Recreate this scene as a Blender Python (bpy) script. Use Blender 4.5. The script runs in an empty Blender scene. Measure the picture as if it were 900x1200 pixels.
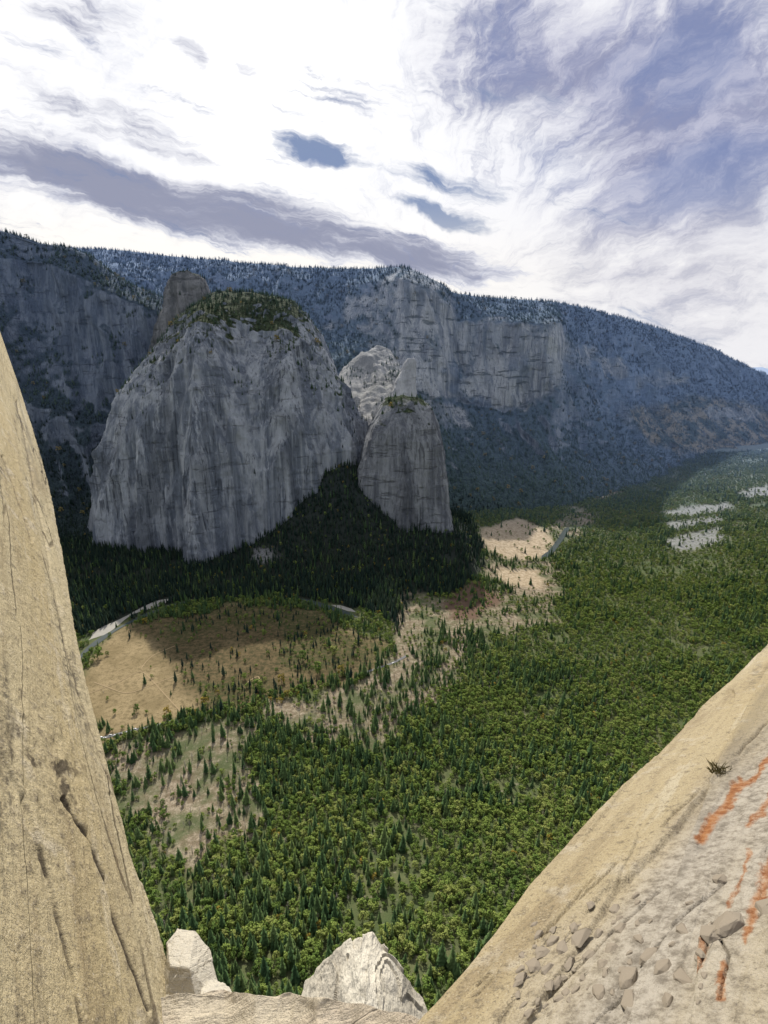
import bpy, bmesh, math, random
import numpy as np
from mathutils import Vector, Matrix
random.seed(7); rng = np.random.default_rng(11)
S = bpy.context.scene; COL = S.collection
S.view_settings.view_transform = 'Standard'; S.view_settings.look = 'None'; S.view_settings.exposure = 0

# ------------------------------------------------------------------ camera
F = 600.0; H = 700.0
PITCH = math.atan(170/600.0); sp, cp = math.sin(PITCH), math.cos(PITCH)
CAM = np.array([0, 0, H])
cd = bpy.data.cameras.new('camera'); cam = bpy.data.objects.new('camera', cd); COL.objects.link(cam)
cd.sensor_fit = 'VERTICAL'; cd.angle = math.radians(90); cd.clip_start = 0.05; cd.clip_end = 200000
cam.location = (0, 0, H); cam.rotation_euler = (math.pi/2-PITCH, 0, 0); S.camera = cam

def ray(px, py):
    px = np.asarray(px, float); py = np.asarray(py, float)
    dx = (px-450)/F; d = (600-py)/F
    return np.stack([dx, cp+d*sp+0*dx, -sp+d*cp+0*dx], -1)
def PT(px, py, Y):
    r = ray(px, py); return r/r[..., 1:2]*np.asarray(Y, float)[..., None]+CAM
def proj(p):
    q = p-CAM; f = q[..., 1]*cp-q[..., 2]*sp; u = q[..., 1]*sp+q[..., 2]*cp
    f = np.where(f < .01, .01, f)
    return 450+F*q[..., 0]/f, 600-F*u/f

# ------------------------------------------------------------------ noise
def _h(ix, iy, iz):
    a = (ix.astype(np.int64)*374761393+iy.astype(np.int64)*668265263+iz.astype(np.int64)*2147483647) & 0xffffffff
    a = ((a ^ (a >> 13))*1274126177) & 0xffffffff
    a = ((a ^ (a >> 15))*2246822519) & 0xffffffff
    return ((a ^ (a >> 16)) & 0xffffff)/float(0xffffff)*2-1
def vn(p):
    i = np.floor(p); f = p-i; f = f*f*f*(f*(f*6-15)+10); i = i.astype(np.int64)
    x, y, z = i[..., 0], i[..., 1], i[..., 2]; a, b, c = f[..., 0], f[..., 1], f[..., 2]
    def L(u, v, t): return u+(v-u)*t
    return L(L(L(_h(x, y, z), _h(x+1, y, z), a), L(_h(x, y+1, z), _h(x+1, y+1, z), a), b),
             L(L(_h(x, y, z+1), _h(x+1, y, z+1), a), L(_h(x, y+1, z+1), _h(x+1, y+1, z+1), a), b), c)
def fbm(p, o=4, g=.5):
    s = 0; w = 1; t = 0
    for k in range(o):
        s = s+w*vn(p*2.03**k+17.3*k); t += w; w *= g
    return s/t
def ridged(p, o=4, g=.5):
    s = 0; w = 1; t = 0
    for k in range(o):
        s = s+w*(.7-2*np.abs(vn(p*2.03**k+31.7*k))); t += w; w *= g
    return s/t
def sm(x, a, b):
    t = np.clip((x-a)/(b-a), 0, 1); return t*t*(3-2*t)
def terr(x, e=.18):
    f = np.floor(x); return f+sm(x-f, 0, e)

# ------------------------------------------------------------------ object helpers
def tag(o, label=None, cat=None, group=None, kind=None):
    if label: o['label'] = label
    if cat: o['category'] = cat
    if group: o['group'] = group
    if kind: o['kind'] = kind
    return o
def empty(name, loc, label, cat, group=None, rz=0, sc=1):
    o = bpy.data.objects.new(name, None); COL.objects.link(o)
    o.location = loc; o.rotation_euler = (0, 0, rz); o.scale = (sc, sc, sc); o.empty_display_size = .1
    return tag(o, label, cat, group)
def link(name, me, parent=None):
    o = bpy.data.objects.new(name, me); COL.objects.link(o)
    if parent: o.parent = parent
    return o
def grid_mesh(name, P, mat, attrs=None, closed=False, smooth=True):
    h, w = P.shape[:2]
    ii = np.arange(h*w).reshape(h, w)
    if closed: ii = np.concatenate([ii, ii[:, :1]], 1)
    q = np.stack([ii[:-1, :-1], ii[:-1, 1:], ii[1:, 1:], ii[1:, :-1]], -1).reshape(-1, 4)
    me = bpy.data.meshes.new(name)
    me.vertices.add(h*w); me.vertices.foreach_set('co', P.reshape(-1).astype(np.float32))
    me.loops.add(q.size); me.loops.foreach_set('vertex_index', q.reshape(-1).astype(np.int32))
    me.polygons.add(len(q)); me.polygons.foreach_set('loop_start', np.arange(0, q.size, 4, dtype=np.int32))
    me.polygons.foreach_set('use_smooth', np.full(len(q), smooth))
    me.update(calc_edges=True); me.validate()
    for k, v in (attrs or {}).items():
        a = me.attributes.new(k, 'FLOAT', 'POINT'); a.data.foreach_set('value', np.asarray(v, np.float32).reshape(-1))
    me.materials.append(mat); return me
def raw_mesh(name, V, Fc, mats, mi=None, smooth=False):
    me = bpy.data.meshes.new(name); me.from_pydata([tuple(v) for v in V], [], Fc)
    for m in (mats if isinstance(mats, list) else [mats]): me.materials.append(m)
    if mi is not None: me.polygons.foreach_set('material_index', np.asarray(mi, np.int32))
    me.polygons.foreach_set('use_smooth', np.full(len(me.polygons), smooth)); me.update(); return me
def gnormals(P):
    a = np.gradient(P, axis=0); b = np.gradient(P, axis=1); n = np.cross(a, b)
    return n/(np.linalg.norm(n, axis=-1, keepdims=True)+1e-9)

# ------------------------------------------------------------------ material helpers
def nd(nt, typ, ins=None, **pr):
    n = nt.nodes.new(typ)
    for k, v in pr.items(): setattr(n, k, v)
    for k, v in (ins or {}).items():
        s = n.inputs[k]
        if hasattr(v, 'is_output'): nt.links.new(v, s)
        else: s.default_value = v
    return n
def C4(c): return (c[0], c[1], c[2], 1)
def mixc(nt, f, a, b, bt='MIX'):
    n = nt.nodes.new('ShaderNodeMix'); n.data_type = 'RGBA'; n.blend_type = bt
    for i, v in ((0, f), (6, a), (7, b)):
        if hasattr(v, 'is_output'): nt.links.new(v, n.inputs[i])
        else: n.inputs[i].default_value = v if i == 0 else C4(v)
    return n.outputs[2]
def ma(nt, op, a, b=0., c=False):
    n = nd(nt, 'ShaderNodeMath', {0: a, 1: b}, operation=op); n.use_clamp = c; return n.outputs[0]
def mr(nt, v, a, b, c=0., d=1.):
    n = nd(nt, 'ShaderNodeMapRange', {0: v, 1: a, 2: b, 3: c, 4: d}, interpolation_type='SMOOTHSTEP'); return n.outputs[0]
def noise(nt, vec, sc, det=5., rough=.55, dist=0.):
    return nd(nt, 'ShaderNodeTexNoise', {'Vector': vec, 'Scale': sc, 'Detail': det, 'Roughness': rough, 'Distortion': dist}).outputs['Fac']
def mapping(nt, vec, sc=(1, 1, 1), rot=(0, 0, 0), loc=(0, 0, 0)):
    return nd(nt, 'ShaderNodeMapping', {'Vector': vec, 'Scale': sc, 'Rotation': rot, 'Location': loc}).outputs[0]
def attr(nt, n): return nd(nt, 'ShaderNodeAttribute', attribute_name=n).outputs['Fac']
def newmat(name):
    m = bpy.data.materials.new(name); m.use_nodes = True; nt = m.node_tree; nt.nodes.clear()
    out = nt.nodes.new('ShaderNodeOutputMaterial'); return m, nt, out
def finish(nt, out, col, rough=.9, h=None, dist=1., strength=1., spec=.2):
    b = nd(nt, 'ShaderNodeBsdfPrincipled', {'Base Color': col if hasattr(col, 'is_output') else C4(col), 'Roughness': rough, 'Specular IOR Level': spec})
    if h is not None:
        bp = nd(nt, 'ShaderNodeBump', {'Height': h, 'Distance': dist, 'Strength': strength}); nt.links.new(bp.outputs[0], b.inputs['Normal'])
    nt.links.new(b.outputs[0], out.inputs[0]); return b
def pos(nt): return nd(nt, 'ShaderNodeNewGeometry').outputs['Position']
def simple(name, c, rough=.7, c2=None, sc=3., spec=.3):
    m, nt, out = newmat(name); tc = nd(nt, 'ShaderNodeTexCoord').outputs['Object']
    n = noise(nt, tc, sc); finish(nt, out, mixc(nt, n, c, c2 or [x*.75 for x in c]), rough, spec=spec); return m

HAZE = (.29, .40, .62)  # blue of the air, mixed into base colours with distance
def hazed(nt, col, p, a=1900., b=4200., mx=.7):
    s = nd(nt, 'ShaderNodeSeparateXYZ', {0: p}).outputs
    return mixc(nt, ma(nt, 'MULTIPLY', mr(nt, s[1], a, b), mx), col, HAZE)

def mountain_mat(name, c1, c2, veg, vlo=.45, vhi=.7, mx=.6, crisp=1., pale=False, top=None, bd=22., vz=.05, ledge=.5, spk=.6, vnz=.9):
    m, nt, out = newmat(name); g = nd(nt, 'ShaderNodeNewGeometry'); p = g.outputs['Position']
    st = noise(nt, mapping(nt, p, (1, 1, vz)), .020, 5, .62, .4)
    st2 = noise(nt, mapping(nt, p, (1, 1, vz*.5)), .10, 4, .6)
    big = noise(nt, mapping(nt, p, (1, 1, .35)), .0045, 4, .6, .3)
    fine = noise(nt, mapping(nt, p, (1, 1, .35)), .09, 6, .7)
    dk = [x*.40 for x in c1]
    smo = mr(nt, big, .40, .56, .30, 1.)          # where the slabs are clean the streaks fade
    c = mixc(nt, mr(nt, st, .40, .60), c1, c2)
    c = mixc(nt, ma(nt, 'MULTIPLY', mr(nt, st2, .54, .65, 0, .8*crisp), smo), c, dk)
    c = mixc(nt, ma(nt, 'MULTIPLY', mr(nt, st2, .45, .34, 0, .6*crisp), smo), c, [x*1.3 for x in c2])
    c = mixc(nt, mr(nt, big, .50, .62, 0, .6), c, [x*.6 for x in c1])
    c = mixc(nt, ma(nt, 'MULTIPLY', mr(nt, fine, .55, .67, 0, spk), smo), c, dk)
    led = noise(nt, mapping(nt, p, (.25, .25, 1.4), (.12, .2, 0)), .03, 4, .6)
    c = mixc(nt, mr(nt, led, .60, .66, 0, ledge), c, dk)
    sx = nd(nt, 'ShaderNodeSeparateXYZ', {0: p}).outputs
    nz = nd(nt, 'ShaderNodeSeparateXYZ', {0: g.outputs['Normal']}).outputs[2]
    vn_ = noise(nt, p, .012, 5, .6)
    nz = ma(nt, 'ADD', nz, ma(nt, 'MULTIPLY', ma(nt, 'SUBTRACT', vn_, .5), vnz))
    if top: nz = ma(nt, 'ADD', nz, mr(nt, ma(nt, 'ADD', sx[2], ma(nt, 'MULTIPLY', ma(nt, 'SUBTRACT', vn_, .5), 400.)), top[0], top[1], 0, .32))
    vm = mr(nt, nz, vlo, vhi)
    vc = mixc(nt, mr(nt, fine, .35, .65), [x*.5 for x in veg], [x*1.6 for x in veg])
    if pale:
        tn = ma(nt, 'MULTIPLY', attr(nt, 'tan'), mr(nt, noise(nt, p, .008, 5, .7), .42, .60))
        vc = mixc(nt, tn, vc, (.46, .38, .25))
        pa = attr(nt, 'pale')
        pc = mixc(nt, mr(nt, st, .40, .60), (.34, .36, .40), (.72, .72, .72))
        pc = mixc(nt, mr(nt, st2, .54, .66, 0, .75), pc, (.16, .17, .20))
        pc = mixc(nt, mr(nt, fine, .54, .66, 0, .5), pc, (.12, .13, .15))
        pc = mixc(nt, mr(nt, led, .58, .65, 0, .7), pc, (.08, .10, .08))
        c = mixc(nt, pa, c, pc)
        vm = ma(nt, 'MULTIPLY', vm, ma(nt, 'SUBTRACT', 1., ma(nt, 'MULTIPLY', pa, .85)))
    c = mixc(nt, vm, c, vc)
    if pale:
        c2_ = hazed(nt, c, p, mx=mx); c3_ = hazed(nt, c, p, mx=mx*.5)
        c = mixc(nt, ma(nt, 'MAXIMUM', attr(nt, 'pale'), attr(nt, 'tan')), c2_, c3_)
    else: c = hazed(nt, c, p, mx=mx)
    hh = ma(nt, 'ADD', ma(nt, 'MULTIPLY', st, .9), ma(nt, 'ADD', fine, ma(nt, 'MULTIPLY', st2, .4)))
    hh = ma(nt, 'SUBTRACT', hh, ma(nt, 'MULTIPLY', mr(nt, led, .58, .66), .25))
    finish(nt, out, c, .95, hh, bd, 1., .1); return m

M_mono = mountain_mat('monolith_granite', (.20, .225, .27), (.46, .48, .515), (.05, .065, .03), .74, .94, .42, 1.15, top=(760, 900), bd=17., vz=.03, ledge=.3)
M_tower = mountain_mat('tower_granite', (.16, .17, .195), (.34, .35, .37), (.035, .05, .025), .62, .84, .32, bd=18., vz=.04, ledge=.45)
M_pinn = mountain_mat('pinnacle_granite', (.42, .42, .42), (.60, .595, .58), (.05, .06, .03), 1.2, 1.45, .45, .5, bd=10., ledge=.3)
M_slabg = mountain_mat('grey_slab_granite', (.30, .30, .29), (.45, .44, .42), (.05, .065, .03), .98, 1.2, .3, .5, bd=9., ledge=.5, spk=.5)
M_mtn = mountain_mat('mountain_rock', (.20, .22, .25), (.46, .47, .49), (.055, .085, .06), .26, .52, .82, 1., True, spk=.35, vnz=.6)
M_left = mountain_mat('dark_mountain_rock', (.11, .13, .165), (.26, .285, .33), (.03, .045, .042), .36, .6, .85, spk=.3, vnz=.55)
M_spire = mountain_mat('spire_rock', (.17, .17, .165), (.31, .30, .29), (.04, .05, .03), .62, .85, .35)
M_far = simple('far_blue_hill', (.24, .32, .48), .95, (.27, .35, .50), .001)  # distance haze baked in as an even blue

def ground_mat():
    m, nt, out = newmat('valley_ground'); p = pos(nt)
    n1 = noise(nt, p, .012, 5, .65); n2 = noise(nt, p, .09, 6, .7); n3 = noise(nt, p, .45, 4, .7)
    c = mixc(nt, mr(nt, n1, .35, .65), (.07, .095, .038), (.11, .12, .055))
    c = mixc(nt, mr(nt, n2, .56, .72), c, (.24, .21, .155))
    c = mixc(nt, mr(nt, n3, .5, .75, 0, .5), c, (.04, .055, .022))
    c = mixc(nt, attr(nt, 'rock_shade'), c, (.028, .034, .026))  # shadow at the foot of the rocks, put into the ground colour
    mead = mixc(nt, mr(nt, n1, .35, .62), (.215, .165, .088), (.31, .24, .135))
    mead = mixc(nt, mr(nt, n2, .46, .66, 0, .75), mead, (.13, .10, .052))
    mead = mixc(nt, mr(nt, n3, .50, .70, 0, .65), mead, (.08, .075, .035))
    c = mixc(nt, attr(nt, 'meadow'), c, mead)
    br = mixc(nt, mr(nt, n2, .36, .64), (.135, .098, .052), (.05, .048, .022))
    c = mixc(nt, ma(nt, 'MULTIPLY', attr(nt, 'brown'), mr(nt, n1, .28, .52, .5, 1)), c, br)  # painted cloud shadow over the meadow colour
    c = mixc(nt, ma(nt, 'MULTIPLY', attr(nt, 'shrub'), mr(nt, n2, .38, .6, .2, .9)), c, (.06, .065, .026))
    cl = mixc(nt, mr(nt, n2, .4, .65), (.18, .14, .095), (.36, .30, .225))
    cl = mixc(nt, mr(nt, n3, .45, .65, 0, .65), cl, (.08, .08, .04))
    c = mixc(nt, ma(nt, 'MULTIPLY', attr(nt, 'clearing'), mr(nt, n1, .38, .6, .15, 1)), c, cl)
    c = mixc(nt, attr(nt, 'sand'), c, mixc(nt, mr(nt, n2, .35, .65), (.28, .215, .135), (.46, .375, .265)))
    c = mixc(nt, ma(nt, 'MULTIPLY', attr(nt, 'scree'), mr(nt, n2, .32, .58, .25, 1)), c, mixc(nt, n3, (.16, .16, .16), (.31, .305, .295)))
    c = mixc(nt, attr(nt, 'rust'), c, (.13, .085, .06))
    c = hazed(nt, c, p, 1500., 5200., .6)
    finish(nt, out, c, .95, ma(nt, 'ADD', n2, n3), 1.5, .8, .1); return m
M_ground = ground_mat()

def foliage(name, cols, mx=.72, ha=1600.):
    m, nt, out = newmat(name); p = pos(nt)
    oi = nd(nt, 'ShaderNodeObjectInfo').outputs['Random']
    f = ma(nt, 'ADD', ma(nt, 'MULTIPLY', oi, .62), ma(nt, 'MULTIPLY', ma(nt, 'SUBTRACT', noise(nt, p, .011, 3, .65), .25), .95), True)
    r = nd(nt, 'ShaderNodeValToRGB', {0: f}); e = r.color_ramp.elements
    e[0].color = C4(cols[0]); e[1].color = C4(cols[-1]); e[0].position = .1; e[1].position = .95
    for k, c in enumerate(cols[1:-1]):
        q = e.new(.1+.85*(k+1)/(len(cols)-1)); q.color = C4(c)
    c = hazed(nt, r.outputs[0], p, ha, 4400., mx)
    d = nd(nt, 'ShaderNodeBsdfDiffuse', {0: c}); nt.links.new(d.outputs[0], out.inputs[0]); return m
M_oak = foliage('oak_leaves', [(.06, .105, .03), (.13, .19, .045), (.19, .245, .06), (.255, .28, .085)])
M_con = foliage('needle_leaves', [(.03, .06, .028), (.068, .115, .044), (.12, .165, .058)])
M_dark = foliage('shaded_needle_leaves', [(.014, .028, .024), (.026, .045, .034), (.05, .07, .04)], .6, 2100.)  # darker needles; the rocks' shadow on the foot forest is in this colour
M_yel = foliage('autumn_leaves', [(.17, .15, .03), (.28, .22, .045), (.36, .26, .06)])
M_bark = simple('bark', (.16, .13, .10), .95, (.09, .07, .055), 8.)
M_snag = simple('dead_grey_wood', (.34, .31, .27), .95, (.22, .20, .17), 8.)

# ------------------------------------------------------------------ terrain height
def g0(x, y):
    t = np.clip((800+.22*x-y)/700, 0, 1.15)
    z = 200*t**1.6
    z = z+340*np.exp(-((x+190)/275)**2-((y-2080)/(np.where(y < 2080, 260, 700)))**2)
    z = z+60*np.exp(-((x-240)/260)**2-((y-2050)/260)**2)
    z = z+110*sm(x-.15*y, 700, 2200)
    return z
def g(x, y):
    p = np.stack([x/260, y/260, 0*x], -1)
    rough = .25+.75*sm(np.abs(y-1150), 380, 700)
    return g0(x, y)+rough*(9*fbm(p, 4)+1.5*vn(p*12))
def unproj(px, py):
    r = ray(px, py); t = np.geomspace(120, 12000, 6000)
    q = CAM+r*t[:, None]; hit = np.where(q[:, 2] < g0(q[:, 0], q[:, 1]))[0]
    return q[hit[0]] if len(hit) else q[-1]
def poly(pts): return np.array([unproj(*p)[:2] for p in pts])
def dens(pts, step=12.):
    pts = np.asarray(pts, float); d = np.r_[0, np.cumsum(np.linalg.norm(np.diff(pts, axis=0), axis=1))]
    n = max(4, int(d[-1]/step)); s = np.linspace(0, d[-1], n)
    o = np.stack([np.interp(s, d, pts[:, k]) for k in range(pts.shape[1])], 1)
    k = np.ones(5)/5
    for _ in range(3):
        q = np.pad(o, ((2, 2), (0, 0)), 'edge'); o2 = np.stack([np.convolve(q[:, c], k, 'valid') for c in range(o.shape[1])], 1)
        o2[0], o2[-1] = o[0], o[-1]; o = o2
    return o
def inpoly(x, y, P):
    r = np.zeros(x.shape, bool); n = len(P)
    for i in range(n):
        x1, y1 = P[i]; x2, y2 = P[(i+1) % n]
        c = ((y1 > y) != (y2 > y)) & (x < (x2-x1)*(y-y1)/(y2-y1+1e-12)+x1); r ^= c
    return r
def pld(x, y, L):
    d = np.full(x.shape, 1e9)
    for (x1, y1), (x2, y2) in zip(L[:-1], L[1:]):
        vx, vy = x2-x1, y2-y1; t = np.clip(((x-x1)*vx+(y-y1)*vy)/(vx*vx+vy*vy+1e-12), 0, 1)
        d = np.minimum(d, np.hypot(x-x1-t*vx, y-y1-t*vy))
    return d

PM = {
 'meadow': [poly([(84, 800), (98, 768), (140, 742), (195, 722), (235, 716), (270, 708), (340, 710), (385, 722), (420, 735), (440, 752), (462, 778), (400, 798), (330, 815), (290, 825), (240, 840), (180, 852), (118, 864), (92, 840)])],
 'brown': [poly([(150, 742), (200, 716), (270, 708), (340, 710), (400, 728), (440, 752), (462, 778), (400, 798), (330, 815), (290, 825), (240, 838), (205, 800), (205, 770), (190, 765)])],  # cloud shadow on the meadow's right part, painted as brown ground
 'shrub': [poly([(335, 740), (400, 728), (440, 755), (455, 778), (380, 790), (335, 785)]), poly([(190, 735), (240, 722), (250, 740), (200, 750)]), poly([(240, 712), (340, 708), (400, 728), (330, 742), (260, 735)]), poly([(230, 800), (300, 790), (330, 812), (240, 836)])],
 'clearing': [poly([(470, 695), (520, 700), (600, 690), (655, 700), (640, 730), (570, 760), (530, 800), (500, 830), (440, 870), (340, 865), (300, 835), (400, 806), (468, 785), (455, 750)]),
              poly([(130, 875), (200, 858), (300, 838), (310, 900), (285, 970), (230, 1010), (170, 1010), (145, 930)]), poly([(565, 655), (650, 655), (660, 700), (590, 700)]), poly([(640, 620), (670, 590), (700, 600), (670, 640)])],
 'sand': [poly([(560, 620), (605, 606), (642, 622), (648, 648), (600, 657), (566, 644)]), poly([(658, 563), (690, 555), (728, 577), (700, 585), (663, 577)]), poly([(585, 668), (640, 668), (630, 690), (590, 685)])],
 'scree': [poly([(768, 602), (800, 594), (862, 588), (866, 595), (800, 606)]), poly([(772, 613), (850, 604), (852, 611), (780, 621)]), poly([(778, 633), (850, 618), (845, 638), (785, 646)]), poly([(865, 575), (910, 568), (910, 580), (870, 583)]), poly([(295, 643), (315, 640), (328, 658), (302, 662)])],
 'rust': [poly([(525, 692), (570, 680), (592, 700), (560, 725), (525, 722)])],
}
ROAD = dens(poly([(60, 875), (118, 866), (150, 857), (190, 849), (240, 838), (290, 826), (330, 816), (380, 800), (430, 788), (464, 776), (500, 755)]), 8)
rqx, _ = proj(np.stack([ROAD[:, 0], ROAD[:, 1], 0*ROAD[:, 0]], 1))
ROADA = ROAD[rqx < 212]; ROADB = ROAD[(rqx > 418) & (rqx < 478)]
RIV1 = dens(poly([(60, 800), (80, 790), (98, 764), (128, 742), (160, 725), (198, 710), (225, 704)]), 10)
RIV2 = dens(poly([(352, 702), (385, 712), (420, 724)]), 8)
RIV3 = dens(poly([(634, 656), (645, 648), (656, 634), (666, 618)]), 8)
BANK = dens(poly([(104, 750), (128, 735), (158, 717), (180, 709), (200, 701)]), 8)
BANK2 = dens(poly([(388, 709), (402, 712), (418, 718)]), 6)
ROCK_SHADE = poly([(60, 740), (100, 752), (150, 728), (230, 700), (350, 700), (420, 716), (470, 745), (480, 700), (540, 690), (575, 665), (560, 630), (535, 590), (450, 560), (300, 560), (60, 600)])  # area under the rocks' shadow; soil and trees here are coloured darker

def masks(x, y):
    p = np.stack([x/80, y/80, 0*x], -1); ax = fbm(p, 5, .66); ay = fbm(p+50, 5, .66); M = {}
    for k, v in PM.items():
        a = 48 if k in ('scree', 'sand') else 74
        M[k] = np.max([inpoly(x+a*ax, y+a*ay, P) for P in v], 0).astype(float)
    M['rock_shade'] = ((inpoly(x+62*ax, y+62*ay, ROCK_SHADE) | ((y > 1500) & (x < 100) & (g0(x, y) > 40))) & (y < 2600)).astype(float); return M
def soften(M, n=1):
    for _ in range(n):
        for ax in (0, 1):
            M = .25*np.roll(M, 1, ax)+.5*M+.25*np.roll(M, -1, ax)
    return M

# ground sheet
az = np.radians(np.linspace(-82, 82, 700)); r = np.r_[np.geomspace(20, 330, 60)[:-1], np.geomspace(330, 4200, 600)[:-1], np.geomspace(4200, 60000, 60)]
A, R = np.meshgrid(az, r); X, Y = R*np.sin(A), R*np.cos(A)
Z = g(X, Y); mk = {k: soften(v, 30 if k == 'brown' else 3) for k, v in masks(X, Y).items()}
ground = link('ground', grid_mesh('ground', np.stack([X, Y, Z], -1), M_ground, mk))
tag(ground, 'valley floor of brown forest soil, tan meadow and pale sandy patches', 'valley floor', kind='structure')

# strips: road, river, sand bank, footpaths
def strip(name, L, w, dz, mat, label, cat, wf=None):
    t = np.gradient(L, axis=0); t /= np.linalg.norm(t, axis=1, keepdims=True); nrm = np.stack([-t[:, 1], t[:, 0]], 1)
    ww = np.full(len(L), w)*(wf if wf is not None else 1)
    s = np.linspace(-.5, .5, 5); XY = L[:, None, :]+nrm[:, None, :]*(ww[:, None]*s)[..., None]
    z = np.maximum(g(XY[..., 0], XY[..., 1]), g(L[:, 0], L[:, 1])[:, None])+dz
    o = link(name, grid_mesh(name, np.concatenate([XY, z[..., None]], -1), mat))
    return tag(o, label, cat, kind='structure')
M_road = simple('asphalt', (.13, .13, .135), .9, (.17, .17, .17), .4)
M_bank = simple('river_sand', (.40, .38, .34), .95, (.24, .23, .20), .05)
M_path = simple('trodden_path', (.35, .265, .155), .95, (.28, .21, .115), .1)
m, nt, out = newmat('river_water'); p = pos(nt)
finish(nt, out, mixc(nt, noise(nt, p, .03), (.035, .05, .05), (.06, .075, .075)), .45, noise(nt, p, .5), .3, .5, .12); M_water = m
taper = lambda L: np.clip(np.minimum(np.arange(len(L)), np.arange(len(L))[::-1])/4., .05, 1)
strip('river_bank', BANK, 26, .5, M_bank, 'pale grey sandbank along the river bend left of the meadow', 'river bank', taper(BANK)*(1+.6*np.sin(np.linspace(0, 9, len(BANK)))))
strip('river_bank', BANK2, 18, .5, M_bank, 'small pale sandbank by the river at the far right corner of the meadow', 'river bank', taper(BANK2))
strip('river', RIV1, 15, 1.0, M_water, 'river bend beside the sandbank left of the meadow', 'river', taper(RIV1)*(1+.35*np.sin(np.linspace(0, 20, len(RIV1)))))
strip('river', RIV2, 22, 1.0, M_water, 'short glimpse of river between trees at the far right of the meadow', 'river', taper(RIV2))
strip('river', RIV3, 22, 1.0, M_water, 'short glimpse of river beside the tan clearing right of the small tower', 'river', taper(RIV3))
strip('road', ROADA, 7, .7, M_road, 'grey road lined with parked cars at the left end of the tan meadow', 'road')
strip('road', ROADB, 7, .7, M_road, 'short visible bit of grey road at the right tip of the meadow', 'road')
for pts, lab in (([(100, 815), (140, 800), (165, 785), (180, 800), (215, 838)], 'pale trodden trail looping through the left of the meadow'),
                 ([(165, 785), (175, 770), (205, 757)], 'pale trodden trail running up the meadow toward the river'),
                 ([(290, 800), (305, 790), (300, 825)], 'short pale trodden trail beside the road in the middle of the meadow'),
                 ([(110, 800), (150, 815), (212, 790)], 'pale trodden trail across the lower left of the meadow')):
    strip('footpath', dens(poly(pts), 6), 2.2, .6, M_path, lab, 'footpath')

# ------------------------------------------------------------------ mountains: lofted ridge sheets
SURF = []   # grids for tree scattering
PALE = [[(440, 328), (475, 316), (518, 336), (530, 372), (530, 400), (524, 462), (500, 472), (470, 440), (445, 425), (428, 385)],
        [(530, 380), (560, 377), (600, 382), (650, 381), (661, 390), (659, 440), (632, 470), (610, 484), (570, 474), (540, 440), (527, 410)],
        [(372, 380), (392, 372), (402, 384), (384, 394)], [(690, 424), (725, 420), (735, 436), (712, 446), (700, 440)], [(560, 452), (540, 440), (530, 452), (550, 474)],
        [(400, 350), (440, 340), (430, 372), (410, 380)], [(665, 410), (690, 405), (690, 425), (670, 435)], [(740, 440), (790, 436), (800, 450), (750, 456)], [(500, 470), (540, 480), (560, 500), (520, 495)], [(820, 480), (870, 478), (890, 492), (830, 494)]]
TAN = [[(720, 485), (800, 465), (920, 480), (960, 530), (900, 545), (790, 532)]]
def loft(name, cols, mat, nx, sub, label, amp=1., back=900, treed=1., nzmin=.5, kind='structure', mk_=False):
    px = np.array([c[0] for c in cols], float); R_ = np.array([c[1] for c in cols], float)
    xs = np.linspace(px[0], px[-1], nx)
    rr = np.stack([[np.interp(xs, px, R_[:, k, j]) for j in (0, 1)] for k in range(R_.shape[1])])
    k = np.hanning(11); k /= k.sum()
    sk = np.stack([[np.convolve(np.pad(rr[a, j], 5, 'edge'), k, 'valid') for j in (0, 1)] for a in range(rr.shape[0])])
    ctrl = np.stack([PT(xs, sk[a, 0], sk[a, 1]) for a in range(sk.shape[0])])
    b0 = ctrl[0]*[1, 1, 1]+np.array([0, back, -250]); b1 = ctrl[0]+np.array([0, back*2.2, -900])
    ctrl = np.concatenate([[b1, b0], ctrl]); rows = []
    for a in range(len(ctrl)-1):
        n = sub if a >= 2 else 14
        t = np.linspace(0, 1, n, endpoint=False)[:, None, None]
        rows.append(ctrl[a][None]*(1-t)+ctrl[a+1][None]*t)
    P = np.concatenate(rows+[ctrl[-1:]])
    kk = np.hanning(13); kk /= kk.sum()
    Pp = np.pad(P, ((6, 6), (0, 0), (0, 0)), 'edge')
    P = sum(kk[i]*Pp[i:i+len(P)] for i in range(13))
    N = gnormals(P); N *= np.where(N[..., 1:2] > 0, -1, 1)
    at = None; pl = np.zeros(P.shape[:2]); tn = pl
    if mk_:
        a_, b_ = proj(P); nq = P/110.
        a2 = a_+26*fbm(nq, 5, .6); b2 = b_+14*fbm(nq+40, 5, .6); fr = np.arange(len(P))[:, None] > 26
        pl = soften((np.max([inpoly(a2, b2, np.array(Q, float)) for Q in PALE], 0) & fr).astype(float), 2)
        pl = pl*(.6+.4*sm(fbm(P/[160., 300., 300.]+3, 4), -.25, .15))
        tn = soften((np.max([inpoly(a2, b2, np.array(Q, float)) for Q in TAN], 0) & fr).astype(float), 10); at = {'pale': pl, 'tan': tn*.9}
    wx = P[..., 0]+.35*P[..., 2]+110*fbm(P/450., 3)
    q = np.stack([wx/420., P[..., 1]/1100., P[..., 2]/1600.], -1)
    d = 235*ridged(q, 4, .48)+36*ridged(P*[1/90., 1/200., 1/420.]+9, 3)+9*fbm(P/35., 3)
    bl = np.ones(len(P)); bl[-40:] = np.linspace(1, .2, 40)
    top = np.clip((np.arange(len(P))-20)/40., .2, 1)
    d = d*(bl*top)[:, None]*(1-.35*pl)
    P2 = P+N*[.5, 1, .25]*(amp*d)[..., None]
    o = link(name, grid_mesh(name, P2, mat, at)); tag(o, label, 'mountain', kind=kind)
    SURF.append((P2, treed*(1-.92*pl)*(1-.55*tn), nzmin)); return o
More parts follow.
